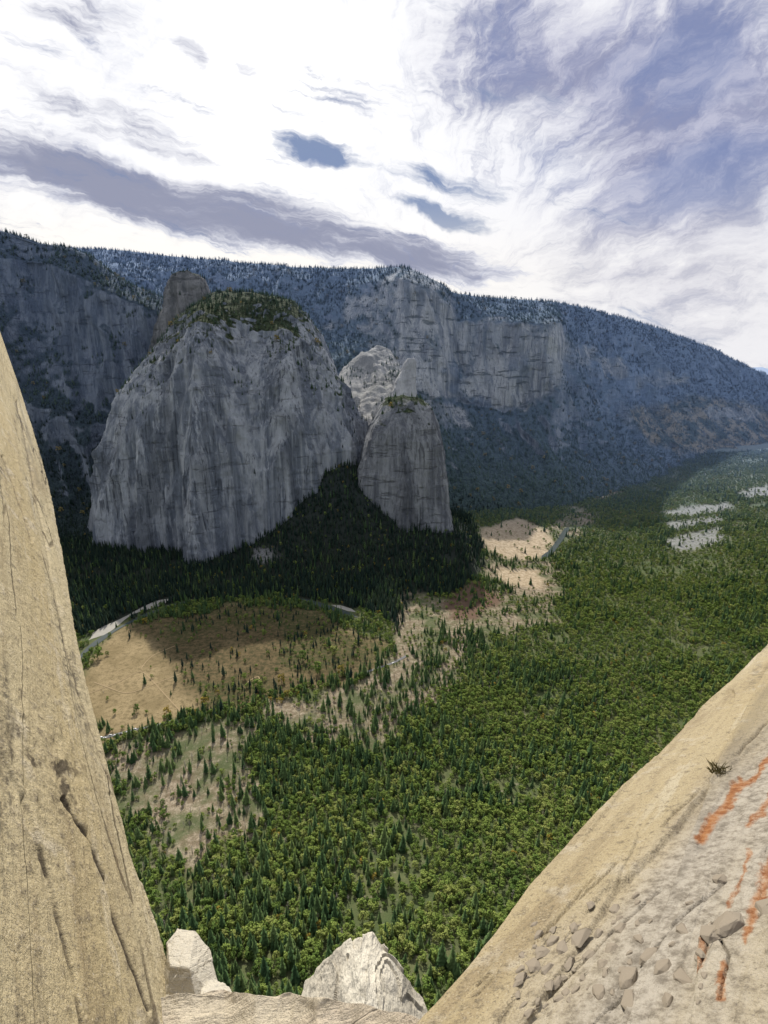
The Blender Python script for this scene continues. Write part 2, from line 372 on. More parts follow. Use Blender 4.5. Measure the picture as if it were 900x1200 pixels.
RC = [
 (60,  [(288, 4300), (310, 4000), (350, 3700), (400, 3500), (500, 3200), (600, 3000)]),
 (130, [(291, 4250), (312, 3950), (355, 3650), (410, 3400), (500, 3100), (600, 2900)]),
 (200, [(299, 4100), (318, 3900), (360, 3600), (420, 3300), (500, 3000), (600, 2800)]),
 (330, [(311, 3900), (330, 3700), (370, 3450), (420, 3200), (500, 2900), (600, 2600)]),
 (400, [(313, 3800), (335, 3600), (385, 3350), (425, 3050), (490, 2750), (600, 2500)]),
 (440, [(313, 3650), (330, 3450), (400, 3150), (440, 2950), (500, 2700), (600, 2400)]),
 (475, [(311, 3450), (328, 3200), (400, 3110), (465, 2950), (530, 2700), (605, 2350)]),
 (518, [(332, 3400), (350, 3190), (410, 3110), (462, 3020), (530, 2700), (605, 2400)]),
 (530, [(341, 3500), (375, 3320), (420, 3260), (470, 3180), (535, 2750), (605, 2400)]),
 (560, [(346, 3600), (376, 3300), (425, 3250), (476, 3190), (535, 2800), (605, 2450)]),
 (600, [(349, 3650), (378, 3260), (430, 3200), (482, 3140), (540, 2850), (602, 2500)]),
 (650, [(352, 3700), (380, 3260), (420, 3200), (455, 3150), (530, 2900), (598, 2550)]),
 (664, [(354, 3950), (390, 3750), (425, 3560), (465, 3350), (530, 3000), (596, 2600)]),
 (700, [(362, 4300), (400, 4050), (440, 3800), (480, 3550), (530, 3250), (592, 2700)]),
 (760, [(379, 4600), (412, 4350), (450, 4100), (485, 3850), (530, 3500), (585, 2900)]),
 (830, [(405, 4900), (435, 4700), (465, 4450), (492, 4200), (525, 3850), (575, 3100)]),
 (870, [(425, 5100), (448, 4900), (472, 4600), (496, 4350), (525, 4050), (572, 3200)]),
 (900, [(440, 5300), (458, 5000), (480, 4800), (500, 4500), (525, 4200), (570, 3300)]),
 (1000, [(478, 5800), (490, 5600), (505, 5300), (520, 5000), (540, 4600), (570, 3600)]),
 (1150, [(500, 6000), (508, 5800), (515, 5500), (525, 5200), (540, 4800), (570, 3800)])]
loft('mountain_ridge', RC, M_mtn, 620, 46, 'long forested mountain ridge with grey cliff bands along the skyline', 1., nzmin=.42, mk_=True)
LC = [
 (-260, [(240, 3000), (290, 2850), (370, 2750), (460, 2600), (560, 2350), (680, 1900)]),
 (-100, [(255, 2950), (300, 2780), (380, 2690), (470, 2540), (570, 2300), (690, 1820)]),
 (0,   [(268, 2900), (298, 2760), (380, 2680), (480, 2550), (580, 2300), (690, 1800)]),
 (45,  [(283, 2880), (306, 2750), (390, 2670), (480, 2540), (580, 2290), (690, 1820)]),
 (78,  [(287, 2850), (318, 2700), (390, 2640), (480, 2520), (580, 2280), (680, 1850)]),
 (105, [(297, 2850), (330, 2700), (395, 2640), (480, 2530), (580, 2280), (670, 1880)]),
 (140, [(326, 2850), (348, 2700), (405, 2640), (475, 2560), (570, 2300), (660, 1920)]),
 (190, [(348, 2800), (368, 2700), (415, 2650), (485, 2560), (570, 2330), (640, 2020)]),
 (240, [(378, 2850), (400, 2750), (440, 2680), (500, 2580), (570, 2400), (640, 2100)]),
 (330, [(470, 2900), (480, 2800), (500, 2750), (540, 2700), (580, 2600), (640, 2300)])]
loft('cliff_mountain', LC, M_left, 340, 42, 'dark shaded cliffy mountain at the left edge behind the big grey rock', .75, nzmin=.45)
FX = np.linspace(700, 1300, 60)
fp = PT(FX, 446-14*np.exp(-((FX-885)/45)**2)-16*np.exp(-((FX-1010)/60)**2)+2*np.sin(FX/9), 14000)
fb = fp.copy(); fb[:, 2] = -50; fb[:, 1] -= 2500; bk = fp.copy(); bk[:, 1] += 3000; bk[:, 2] = -50
tag(link('distant_hill', grid_mesh('distant_hill', np.stack([bk, fp, (fp+fb)/2, fb]), M_far)), 'faint blue far hill on the horizon at the right edge', 'hill', kind='structure')

# ------------------------------------------------------------------ monoliths
def monolith(name, lev, mat, label, amp, nz=260, nt_=420, ex=.8, prow=None, cat='cliff', treed=.8, nzmin=.66, ter=4., knob=0.):
    L = np.array(lev, float)
    l = PT(L[:, 1], L[:, 0], L[:, 3]); r_ = PT(L[:, 2], L[:, 0], L[:, 3])
    z = l[:, 2]; zz = np.linspace(z[0], z[-1], nz); o = z[::-1]
    f = lambda v: np.interp(zz[::-1], o, v[::-1])[::-1]
    xl, xr, yc, b = f(l[:, 0]), f(r_[:, 0]), f(L[:, 3]), f(L[:, 4])
    th = np.linspace(0, 2*np.pi, nt_, endpoint=False)
    c, s = np.cos(th), np.sin(th); c = np.sign(c)*np.abs(c)**ex; s = np.sign(s)*np.abs(s)**ex
    xc, a = (xl+xr)/2, (xr-xl)/2
    P = np.stack([xc[:, None]+a[:, None]*c, yc[:, None]+b[:, None]*s, zz[:, None]+0*c[None]], -1)
    if prow:
        for q in prow:
            w = np.exp(-((P[..., 0]-q[0])/q[1])**2)*(s[None] < 0)*np.abs(s[None])
            P[..., 1] -= q[2]*w*sm(z[0]-P[..., 2], 0, 200)
    out = np.stack([c[None]*np.ones((nz, 1)), s[None]*np.ones((nz, 1)), 0*P[..., 0]], -1)
    out /= np.linalg.norm(out, axis=-1, keepdims=True)+1e-9
    q = P*[1/170., 1/170., 1/1400.]
    d = 56*ridged(q, 4)+22*ridged(P*[1/55., 1/55., 1/700.]+5, 4)*(.25+.75*sm(fbm(P/260.+8, 3), -.2, .2))+4*fbm(P*[1/22., 1/22., 1/90.], 4)
    k = 12*fbm(P*[1/150., 1/150., 1/120.]+3, 3)
    d = d+ter*(terr(k/5., .15)-k/5.)-6+knob*fbm(P/[70., 70., 40.]+2, 4)
    tp = sm(z[0]-P[..., 2], 0, 120)*.85+.15
    if knob: tp = np.maximum(tp, .7)
    P = P+out*(amp*d*tp)[..., None]
    P[..., 2] += amp*(14+knob*.6)*fbm(P*[1/40., 1/40., 0]+77, 3)*(1-sm(z[0]-P[..., 2], 0, 250))
    top = np.tile(P[0].mean(0), (1, nt_, 1)); P = np.concatenate([top, P])
    ob = link(name, grid_mesh(name, P, mat, closed=True)); tag(ob, label, cat, kind='structure')
    SURF.append((P, treed*np.ones(P.shape[:2]), nzmin-.22*sm(P[..., 2], z[0]-230, z[0]-60)*(treed > .75))); return ob
monolith('granite_monolith', [
 (341, 258, 272, 2460, 20), (346, 248, 305, 2440, 70), (353, 240, 342, 2420, 115), (366, 225, 354, 2395, 165), (385, 209, 366, 2372, 205),
 (405, 193, 378, 2350, 245), (430, 175, 394, 2325, 285), (460, 156, 408, 2300, 312), (490, 142, 423, 2285, 332), (520, 133, 433, 2272, 345),
 (550, 128, 434, 2262, 352), (590, 126, 430, 2245, 362), (630, 126, 424, 2235, 372), (700, 126, 420, 2225, 385)],
 M_mono, 'huge broad grey granite rock face with vertical streaks above the dark forest', 1., 320, 620, .80,
 prow=[(PT(235, 500, 1950)[0], 90, 110), (PT(335, 500, 1950)[0], 60, 50)])
monolith('granite_tower', [
 (465, 460, 484, 2080, 30), (468, 452, 492, 2078, 52), (474, 445, 499, 2072, 72), (483, 439, 506, 2066, 90), (496, 433, 511, 2058, 104), (514, 428, 515, 2050, 116), (535, 424, 518, 2045, 124),
 (560, 420, 521, 2035, 132), (590, 415, 525, 2025, 138), (620, 411, 531, 2015, 145), (660, 408, 540, 2010, 150)],
 M_tower, 'smaller rounded dark grey granite tower right of the huge rock face', .5, 220, 360, .88, treed=.45, nzmin=.66, knob=10., ter=6.)
monolith('granite_spire', [
 (319, 211, 219, 2600, 10), (322, 205, 228, 2599, 22), (327, 200, 238, 2598, 34), (338, 196, 244, 2596, 48), (355, 192, 247, 2590, 58), (380, 186, 254, 2585, 70), (440, 170, 270, 2570, 100), (520, 150, 290, 2550, 140)],
 M_spire, 'knobby brown grey rock spire rising just behind the left shoulder of the huge rock', .6, 140, 240, .85, treed=.6, knob=34.)
monolith('granite_pinnacle', [
 (420, 478, 486, 2480, 10), (425, 474, 488, 2478, 18), (434, 470, 489, 2474, 24), (448, 465, 490, 2465, 30), (466, 459, 492, 2455, 40), (500, 445, 502, 2430, 80), (580, 425, 515, 2400, 110)],
 M_pinn, 'small grey leaning pinnacle behind the rounded granite tower', .5, 140, 220, .85, treed=.1, knob=20.)
# pale slab lying in the gap between the two rocks
SL = np.array([(404, 2850, 434, 460), (412, 2790, 414, 466), (424, 2710, 400, 470), (440, 2610, 392, 476), (458, 2490, 394, 482), (482, 2350, 402, 486), (520, 2150, 408, 490)], float)
tt = np.linspace(0, len(SL)-1, 130); R4 = np.stack([np.interp(tt, np.arange(len(SL)), SL[:, k]) for k in range(4)], 1); uu = np.linspace(0, 1, 120)
P = PT(R4[:, 2:3]+(R4[:, 3:4]-R4[:, 2:3])*uu[None], R4[:, 0:1]+0*uu[None], R4[:, 1:2]+0*uu[None])
P[..., 2] += 26*fbm(P/110., 4)+14*ridged(P*[1/80., 1/260., 0]+4, 3)+5*fbm(P/25., 3)-40*np.abs(2*uu[None]-1)**2.5
SURF.append((P, .4*sm(fbm(P/70.+3, 3), -.05, .3), .5))
sk_ = [P[:, :1]+np.array([-30, 20, -160.]), P, P[:, -1:]+np.array([30, 20, -160.])]
P = np.concatenate(sk_, 1); P = np.concatenate([P[:1]+np.array([0, 60, -160.]), P])
tag(link('granite_slab', grid_mesh('granite_slab', P, M_slabg)), 'pale sunlit granite slab in the gap between the huge rock and the small tower', 'cliff', kind='structure')

# ------------------------------------------------------------------ trees
def broad(seed, n=15, q=22):
    R = random.Random(seed); V = []; Fc = []
    cl = []
    for i in range(n):
        a = R.uniform(0, 6.28); z = R.uniform(.30, .92); rad = .36*math.sqrt(max(0, 1-((z-.56)/.44)**2))*R.uniform(.45, 1.05)
        cl.append((rad*math.cos(a), rad*math.sin(a), z, R.uniform(.10, .17)))
    for (cx, cy, cz, s) in cl:
        for k in range(q):
            d = Vector((R.gauss(0, 1), R.gauss(0, 1), R.gauss(.35, .9))).normalized()
            c = Vector((cx, cy, cz))+d*s*R.uniform(.65, 1.1)
            nrm = (d+Vector((R.uniform(-.6, .6), R.uniform(-.6, .6), R.uniform(-.3, .6)))).normalized()
            t = nrm.orthogonal().normalized(); t = Matrix.Rotation(R.uniform(0, 6.28), 3, nrm) @ t; b = nrm.cross(t)
            w = s*R.uniform(.3, .52); i0 = len(V)
            V += [c+t*w, c+b*w*.8, c-t*w*R.uniform(.7, 1.1), c-b*w*.8]; Fc.append((i0, i0+1, i0+2, i0+3))
    T, TF = [], []
    def limb(p0, p1, r0, r1):
        p0, p1 = Vector(p0), Vector(p1); ax = (p1-p0).normalized(); u = ax.orthogonal().normalized(); v = ax.cross(u); i0 = len(T)
        for p, r in ((p0, r0), (p1, r1)):
            for k in range(6): T.append(p+u*r*math.cos(k*math.pi/3)+v*r*math.sin(k*math.pi/3))
        for k in range(6): TF.append((i0+k, i0+(k+1) % 6, i0+6+(k+1) % 6, i0+6+k))
    limb((0, 0, -.06), (.01, 0, .42), .035, .022); limb((.01, 0, .42), (0, .01, .8), .022, .008)
    for c in cl[:6]: limb((.0, 0, R.uniform(.25, .42)), c[:3], .014, .005)
    return V, Fc, T, TF
def conif(seed, lev=15, w=.15):
    R = random.Random(seed); V = []; Fc = []
    for i in range(lev):
        f = i/(lev-1); z = .12+.86*f; rad = w*(1-f)**.8*R.uniform(.75, 1.15)+.008; nb = int(9-4*f)
        a0 = R.uniform(0, 6.28)
        for k in range(nb):
            if R.random() < .1: continue
            a = a0+k*6.283/nb+R.uniform(-.3, .3); rr = rad*R.uniform(.65, 1.2)
            d = Vector((math.cos(a), math.sin(a), 0)); t = Vector((-d.y, d.x, 0)); ww = rr*.42+.008; i0 = len(V)
            dz = -rr*R.uniform(.15, .55)
            V += [Vector((0, 0, z+.03)), d*rr*.6+t*ww+Vector((0, 0, z+dz*.5)), d*rr+Vector((0, 0, z+dz)), d*rr*.6-t*ww+Vector((0, 0, z+dz*.5-.01))]
            Fc.append((i0, i0+1, i0+2)); Fc.append((i0, i0+2, i0+3))
    i0 = len(V); V += [Vector((.006, 0, .94)), Vector((-.004, .006, .94)), Vector((-.004, -.006, .94)), Vector((0, 0, 1.03))]
    Fc += [(i0, i0+1, i0+3), (i0+1, i0+2, i0+3), (i0+2, i0, i0+3)]
    T, TF = [], []
    for z, r_ in ((-.05, .016), (.3, .012), (.95, .003)):
        for k in range(6): T.append(Vector((r_*math.cos(k*math.pi/3), r_*math.sin(k*math.pi/3), z)))
    for l_ in range(2):
        for k in range(6): TF.append((l_*6+k, l_*6+(k+1) % 6, l_*6+6+(k+1) % 6, l_*6+6+k))
    return V, Fc, T, TF
def snag(seed):
    R = random.Random(seed); V, Fc = [], []
    def limb(p0, p1, r0, r1):
        p0, p1 = Vector(p0), Vector(p1); ax = (p1-p0).normalized(); u = ax.orthogonal().normalized(); v = ax.cross(u); i0 = len(V)
        for p, r in ((p0, r0), (p1, r1)):
            for k in range(5): V.append(p+u*r*math.cos(k*1.2566)+v*r*math.sin(k*1.2566))
        for k in range(5): Fc.append((i0+k, i0+(k+1) % 5, i0+5+(k+1) % 5, i0+5+k))
    limb((0, 0, -.05), (.02, .01, .95), .035, .01)
    for k in range(9):
        z = R.uniform(.3, .85); a = R.uniform(0, 6.28); l_ = R.uniform(.08, .2); limb((.01, 0, z), (l_*math.cos(a), l_*math.sin(a), z+R.uniform(-.02, .12)), .012, .004)
    return V, Fc, [V[0], V[1], V[2]], [(0, 1, 2)]
PROT = []
for nm, (V, Fc, T, TF), lm in (('oak', broad(3), M_oak), ('oak', broad(8, 17, 20), M_oak), ('pine', conif(5, 15, .19), M_con), ('pine', conif(9, 17, .155), M_con), ('autumn', broad(21, 12, 22), M_yel), ('dark_pine', conif(14, 16, .15), M_dark), ('snag', snag(2), M_snag)):
    crown = raw_mesh(nm+'_crown', V, Fc, lm); trunk = raw_mesh(nm+'_trunk', T, TF, M_bark, smooth=True)
    n = len(V); both = raw_mesh(nm+'_both', list(V)+list(T), Fc+[tuple(i+n for i in f) for f in TF], [lm, M_bark], [0]*len(Fc)+[1]*len(TF))
    PROT.append((crown, trunk, bpy.data.objects.new(nm+'_source', both)))

def forest(name, pts, kind, scale, label):
    n = len(pts); me = bpy.data.meshes.new(name); me.vertices.add(n); me.vertices.foreach_set('co', pts.astype(np.float32).reshape(-1))
    sx = scale*rng.uniform(.85, 1.2, n); S3 = np.stack([sx, sx, scale], 1)
    R3 = np.stack([rng.normal(0, .04, n), rng.normal(0, .04, n), rng.uniform(0, 6.283, n)], 1)
    for k, v in (('tree_scale', S3), ('tree_rot', R3)):
        a = me.attributes.new(k, 'FLOAT_VECTOR', 'POINT'); a.data.foreach_set('vector', v.astype(np.float32).reshape(-1))
    for k in range(len(PROT)):
        a = me.attributes.new('kind%d' % k, 'BOOLEAN', 'POINT'); a.data.foreach_set('value', (kind == k))
    me.update(); o = link(name, me); tag(o, label, 'forest', kind='stuff')
    ng = bpy.data.node_groups.new(name, 'GeometryNodeTree')
    ng.interface.new_socket('Geometry', in_out='INPUT', socket_type='NodeSocketGeometry')
    ng.interface.new_socket('Geometry', in_out='OUTPUT', socket_type='NodeSocketGeometry')
    gi = ng.nodes.new('NodeGroupInput'); go = ng.nodes.new('NodeGroupOutput'); jn = ng.nodes.new('GeometryNodeJoinGeometry')
    def na(nm, t):
        x = ng.nodes.new('GeometryNodeInputNamedAttribute'); x.data_type = t; x.inputs['Name'].default_value = nm
        return [s for s in x.outputs if s.enabled and s.name == 'Attribute'][0]
    sc_, ro_ = na('tree_scale', 'FLOAT_VECTOR'), na('tree_rot', 'FLOAT_VECTOR')
    for k, pr in enumerate(PROT):
        oi = ng.nodes.new('GeometryNodeObjectInfo'); oi.inputs['Object'].default_value = pr[2]
        ip = ng.nodes.new('GeometryNodeInstanceOnPoints'); L = ng.links.new
        L(gi.outputs[0], ip.inputs['Points']); L(na('kind%d' % k, 'BOOLEAN'), ip.inputs['Selection'])
        L(oi.outputs['Geometry'], ip.inputs['Instance']); L(ro_, ip.inputs['Rotation']); L(sc_, ip.inputs['Scale'])
        L(ip.outputs[0], jn.inputs[0])
    ng.links.new(jn.outputs[0], go.inputs[0])
    md = o.modifiers.new('trees', 'NODES'); md.node_group = ng; return o

# foreground wall outlines (which part of the valley is in view)
EL = np.array([(-150, 290), (-64, 345), (0, 388), (18, 440), (38, 502), (58, 572), (73, 645), (87, 730), (99, 790), (117, 860), (135, 930), (152, 990), (168, 1035), (184, 1085), (197, 1130), (203, 1170), (208, 1330)], float)
ER = np.array([(420, 1262), (455, 1222), (482, 1192), (510, 1163), (540, 1130), (578, 1084), (618, 1028), (655, 988), (700, 940), (752, 888), (800, 838), (858, 786), (900, 742), (960, 690), (1020, 640)], float)
def inview(px, py, mar): return (px > np.interp(py, EL[:, 1], EL[:, 0])+mar) & (py < np.interp(px, ER[:, 0], ER[:, 1])-mar)
# valley candidates
cand = []
for st, y0, y1 in ((7.4, 160, 1100), (8.8, 1100, 1600), (11., 1600, 3700)):
    gx, gy = np.meshgrid(np.arange(-2600, 3600, st), np.arange(y0, y1, st))
    gx = (gx+rng.uniform(-.48, .48, gx.shape)*st).ravel(); gy = (gy+rng.uniform(-.48, .48, gy.shape)*st).ravel()
    k = np.abs(gx) < .86*gy+140; cand.append((gx[k], gy[k]))
gx = np.concatenate([c[0] for c in cand]); gy = np.concatenate([c[1] for c in cand])
gz = g(gx, gy); px, py = proj(np.stack([gx, gy, gz], 1))
k = (px > -40) & (px < 940) & (py < 1215) & (py > 400) & inview(px, py, -50); gx, gy, gz, px, py = gx[k], gy[k], gz[k], px[k], py[k]
mk = masks(gx, gy)
den = .96+0*gx
n1 = fbm(np.stack([gx/120, gy/120, 0*gx+3], 1), 5, .6)
den *= sm(n1, -.42, -.15)*.55+.45
den = np.where(mk['clearing'] > 0, .20+.5*sm(n1, -.08, .18), den)
den = np.where(mk['meadow'] > 0, .014, den)
den = np.where((mk['meadow'] > 0) & (mk['brown'] > 0), .09, den)
den = np.where((mk['meadow'] > 0) & (mk['shrub'] > 0), .36, den)
den = np.where(mk['sand'] > 0, .035, den); den = np.where(mk['scree'] > 0, .14, den); den = np.where(mk['rust'] > 0, .35, den)
rd = pld(gx, gy, ROADA); rdb = pld(gx, gy, ROADB); rall = pld(gx, gy, ROAD)
den = np.where((rall < 16) & (rd > 12) & (rdb > 12), np.maximum(den, .6), den)
den = np.where((rd < 7) | (rdb < 7), 0, den)
for L, w in ((RIV1, 12), (RIV2, 13), (RIV3, 14), (BANK, 16), (BANK2, 12)): den = np.where(pld(gx, gy, L) < w, 0, den)
k = rng.random(len(gx)) < den
gx, gy, gz, px, py, n1, rall = gx[k], gy[k], gz[k], px[k], py[k], n1[k], rall[k]; mkk = {a: b[k] for a, b in mk.items()}
n2 = fbm(np.stack([gx/200, gy/200, 0*gx+9], 1), 3)
in_rock_shade = mkk['rock_shade'] > 0
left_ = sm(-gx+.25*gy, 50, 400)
pc = np.where(in_rock_shade, .96, np.where(gy < 1000, .06+.30*sm(n2, 0, .25)+.18*left_, .22+.38*sm(n2, -.2, .3)))
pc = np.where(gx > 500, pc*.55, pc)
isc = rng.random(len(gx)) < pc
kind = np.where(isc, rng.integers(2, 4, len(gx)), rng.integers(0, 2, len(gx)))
kind = np.where(in_rock_shade & isc, np.where(rng.random(len(gx)) < .12, 3, 5), kind)  # conifers in the painted shadow mostly take the darker needles
yel = rng.random(len(gx)) < np.where(in_rock_shade, .02, .008); kind = np.where(yel, 4, kind)
dead = (~in_rock_shade) & (gy < 1100) & (rng.random(len(gx)) < np.where(mkk['clearing'] > 0, .24, .02)); kind = np.where(dead, 6, kind)
sc = np.where(isc, 13+20*rng.random(len(gx))**1.5, 7+9*rng.random(len(gx))**1.5)
sc = sc*(1+.18*np.clip(n2*2, -1, 1))
sc = np.where(in_rock_shade & isc, rng.uniform(14, 36, len(gx)), sc)
sc = np.where(yel, rng.uniform(7, 13, len(gx)), sc); sc = np.where(dead, rng.uniform(9, 18, len(gx)), sc)
sc = np.where((mkk['clearing'] > 0) & ~isc & ~dead, rng.uniform(4, 12, len(gx)), sc)
shr = (mkk['meadow'] > 0) & ((mkk['shrub'] > 0) | (mkk['brown'] > 0))
kind = np.where(shr & (rng.random(len(gx)) < .25), 5, kind)
sc = np.where(shr & (rall > 18), np.where(kind == 5, rng.uniform(12, 24, len(gx)), rng.uniform(4, 12, len(gx))), sc)
pts = np.stack([gx, gy, gz-.1], 1)
pxt, pyt = proj(pts+np.stack([0*sc, 0*sc, sc*.5], 1))
vis = inview(pxt, pyt, 6) & (pyt < 1150) & (pxt > 0) & (pxt < 900)
vis &= ~((pxt > 350) & (pxt < 490) & (pyt > 1080))
dist = np.linalg.norm(pts-CAM, axis=1)
mead = (mkk['meadow'] > 0) & vis
order = np.argsort(np.where(vis & ~mead & (kind < 5), dist-10*sc, 1e9))[:230]
NAME = ['oak_tree', 'oak_tree', 'pine_tree', 'pine_tree', 'autumn_tree', 'pine_tree']
def tree(i_kind, loc, s, label, group=None):
    t = empty(NAME[i_kind], loc, label, 'tree', group, rng.uniform(0, 6.28), 1)
    t.scale = (s*rng.uniform(.9, 1.15),)*2+(s,)
    link('trunk', PROT[i_kind][1], t); link('crown', PROT[i_kind][0], t); return t
KL = ['rounded olive green tree', 'rounded olive green tree', 'pointed dark green pine', 'pointed dark green pine', 'small yellow autumn tree', 'pointed dark green pine']
for i in order:
    zone = 'below the left rock wall' if pxt[i] < 330 else ('straight above the pale pointed rock' if pxt[i] < 480 else 'beside the lower edge of the right slab')
    lab = '%s in the near forest %s' % (KL[kind[i]], zone)
    tree(int(kind[i]), pts[i], float(sc[i]), lab, KL[kind[i]]+'s '+zone)
keep = np.ones(len(gx), bool); keep[order] = False
forest('valley_forest', pts[keep], kind[keep], sc[keep], 'mixed green forest of pines and rounded trees filling the valley floor')
MT = [(115, 772, 24, 0, 'dark tree beside the river at the far left of the meadow'), (152, 748, 20, 2, 'slim pine on the near bank of the pale sandbank'),
 (206, 800, 26, 2, 'tall dark pine standing alone in the open middle of the meadow'), (214, 782, 20, 2, 'smaller dark pine just above the tall lone meadow pine'),
 (208, 764, 22, 2, 'dark pine between the lone meadow pine and the river'), (226, 724, 24, 2, 'dark pine on the upper meadow edge near the sandbank end'),
 (262, 792, 26, 2, 'dark pine at the centre of the tan meadow'), (278, 770, 20, 2, 'slim dark pine just above the central meadow pine'),
 (302, 812, 24, 0, 'rounded dark tree where the short trail meets the road'), (290, 742, 26, 2, 'dark pine at the upper meadow centre'),
 (305, 722, 22, 2, 'dark pine on the far meadow edge under the grey cliff'), (325, 728, 20, 2, 'dark pine at the far meadow edge among brown shrubs'),
 (341, 716, 26, 2, 'tall pine at the far meadow edge close to the river bend'), (240, 826, 16, 4, 'yellow tree at the meadow edge by the road'),
 (222, 838, 15, 0, 'small green tree tight against the road'), (196, 838, 16, 4, 'yellowish bushy tree above the line of cars'),
 (355, 775, 22, 0, 'broad green tree at the right of the meadow'), (372, 790, 24, 0, 'broad green tree beside the road at the right of the meadow'),
 (392, 768, 22, 0, 'rounded green tree among shrubs at the meadow right side'), (400, 790, 20, 4, 'yellow green tree by the road at the right meadow end'),
 (345, 752, 18, 2, 'slim pine among the meadow shrubs'), (268, 722, 22, 2, 'pine on the far meadow edge left of centre'),
 (160, 835, 14, 0, 'small bush like tree near the left end of the road'), (330, 800, 18, 4, 'small golden tree above the middle of the road'),
 (420, 752, 24, 2, 'dark pine at the right tip of the meadow'), (247, 760, 18, 2, 'short dark pine left of the meadow centre')]
for a, b, s, kd, lab in MT:
    w = unproj(a, b); tree(kd if kd != 2 else 5, (w[0], w[1], float(g(w[0:1], w[1:2])[0])-.1), s*1.25, lab)
R2 = random.Random(4)
for i in range(42):
    a, b = R2.choice([(R2.uniform(150, 330), R2.uniform(712, 745)), (R2.uniform(225, 440), R2.uniform(735, 800)), (R2.uniform(200, 440), 900)])
    if b > 820: b = float(np.interp(a, [200, 290, 380, 440], [846, 824, 800, 786]))+R2.uniform(-4, 10)
    w = unproj(a, b); kd = R2.choice([2, 3, 5, 3, 0, 1, 4]); z_ = 'on the far edge of the meadow' if b < 746 else ('scattered over the right half of the meadow' if b < 785 else 'along the meadow road')
    tree(kd, (w[0], w[1], float(g(w[0:1], w[1:2])[0])-.1), R2.uniform(18, 32) if kd in (2, 3, 5) else R2.uniform(11, 20), '%s %s' % (KL[kd].replace('rounded olive', 'small round'), z_), '%ss %s' % (KL[kd].replace('rounded olive', 'small round'), z_))

# trees on mountains and rock tops
allp = []; alls = []; allk = []
for P, td, nzmin in SURF:
    c = (P[:-1, :-1]+P[1:, 1:]+P[1:, :-1]+P[:-1, 1:])/4
    cr = np.cross(P[1:, 1:]-P[:-1, :-1], P[1:, :-1]-P[:-1, 1:])/2; ar = np.linalg.norm(cr, axis=-1)
    nz = np.abs(cr[..., 2])/(ar+1e-9)
    qx, qy = proj(c)
    nn = fbm(c/130., 4)
    nm_ = nzmin if np.isscalar(nzmin) else nzmin[:-1, :-1]
    dn = ar/250*td[:-1, :-1]*sm(nz+.35*nn-nm_, -.12, .15)*((qx > -30) & (qx < 930) & (c[..., 2] > -5) & inview(qx, qy, -40))
    hid = (qx > 150) & (qx < 400) & (qy > 440) & (c[..., 1] > 2350); dn = dn*(~hid)
    num = rng.poisson(dn); idx = np.repeat(np.arange(num.size), num.ravel())
    i, j = np.unravel_index(idx, num.shape); u = rng.random((len(i), 1)); v = rng.random((len(i), 1))
    p = (P[i, j]*(1-u)+P[i+1, j]*u)*(1-v)+(P[i, np.minimum(j+1, P.shape[1]-1)]*(1-u)+P[i+1, np.minimum(j+1, P.shape[1]-1)]*u)*v
    allp.append(p); n = len(p); alls.append(rng.uniform(10, 26, n)); kk_ = rng.integers(2, 4, n); kk_ = np.where((p[:, 1] < 2500) & (p[:, 2] < 520), 5, kk_)
    allk.append(np.where(rng.random(n) < .02, 4, kk_))
allp = np.concatenate(allp); print('MOUNTAIN TREES', len(allp), 'VALLEY', keep.sum())
forest('mountain_forest', allp, np.concatenate(allk), np.concatenate(alls), 'dark conifer forest covering the mountain slopes and rock tops')

# ------------------------------------------------------------------ cars on the road
M_glass = simple('car_glass', (.02, .025, .03), .1, spec=.6); M_tyre = simple('tyre_rubber', (.02, .02, .02), .9)
M_lamp = simple('car_lamp', (.7, .7, .65), .2)
def carmesh():
    def prism(prof, w, wt=None):
        V = []; n = len(prof)
        for s in (-1, 1):
            for (x, z, k) in prof: V.append((x, s*w/2*k, z))
        Fc = [tuple(range(n))[::-1], tuple(range(n, 2*n))]+[(i, (i+1) % n, n+(i+1) % n, n+i) for i in range(n)]
        return V, Fc
    body = prism([(-2.2, .35, .95), (-2.25, .75, 1), (-2.1, 1.0, .97), (-1.6, 1.05, .95), (-1.2, 1.5, .8), (.4, 1.52, .8), (1.1, 1.02, .94), (2.1, .85, .95), (2.25, .6, .97), (2.2, .35, .95)], 1.82)
    win = prism([(-1.42, 1.12, .96), (-1.1, 1.44, .85), (.36, 1.46, .85), (.92, 1.1, .96)], 1.80)
    return body, win
cb, cw = carmesh(); winm = raw_mesh('car_window', *cw, M_glass)
bm = bmesh.new(); bmesh.ops.create_cone(bm, cap_ends=True, segments=16, radius1=.33, radius2=.33, depth=.22, matrix=Matrix.Rotation(math.pi/2, 4, 'X')); whl = bpy.data.meshes.new('wheel'); bm.to_mesh(whl); bm.free(); whl.materials.append(M_tyre)
bm = bmesh.new(); bmesh.ops.create_uvsphere(bm, u_segments=8, v_segments=6, radius=.14); lmp = bpy.data.meshes.new('headlight'); bm.to_mesh(lmp); bm.free(); lmp.materials.append(M_lamp)
bodies = {c: raw_mesh(c+'_car_body', *cb, simple(c+'_car_paint', v, .35, [x*.95 for x in v], spec=.5)) for c, v in (('white', (.8, .8, .8)), ('silver', (.5, .52, .54)), ('dark', (.05, .055, .07)), ('red', (.35, .04, .03)))}
qx = rqx
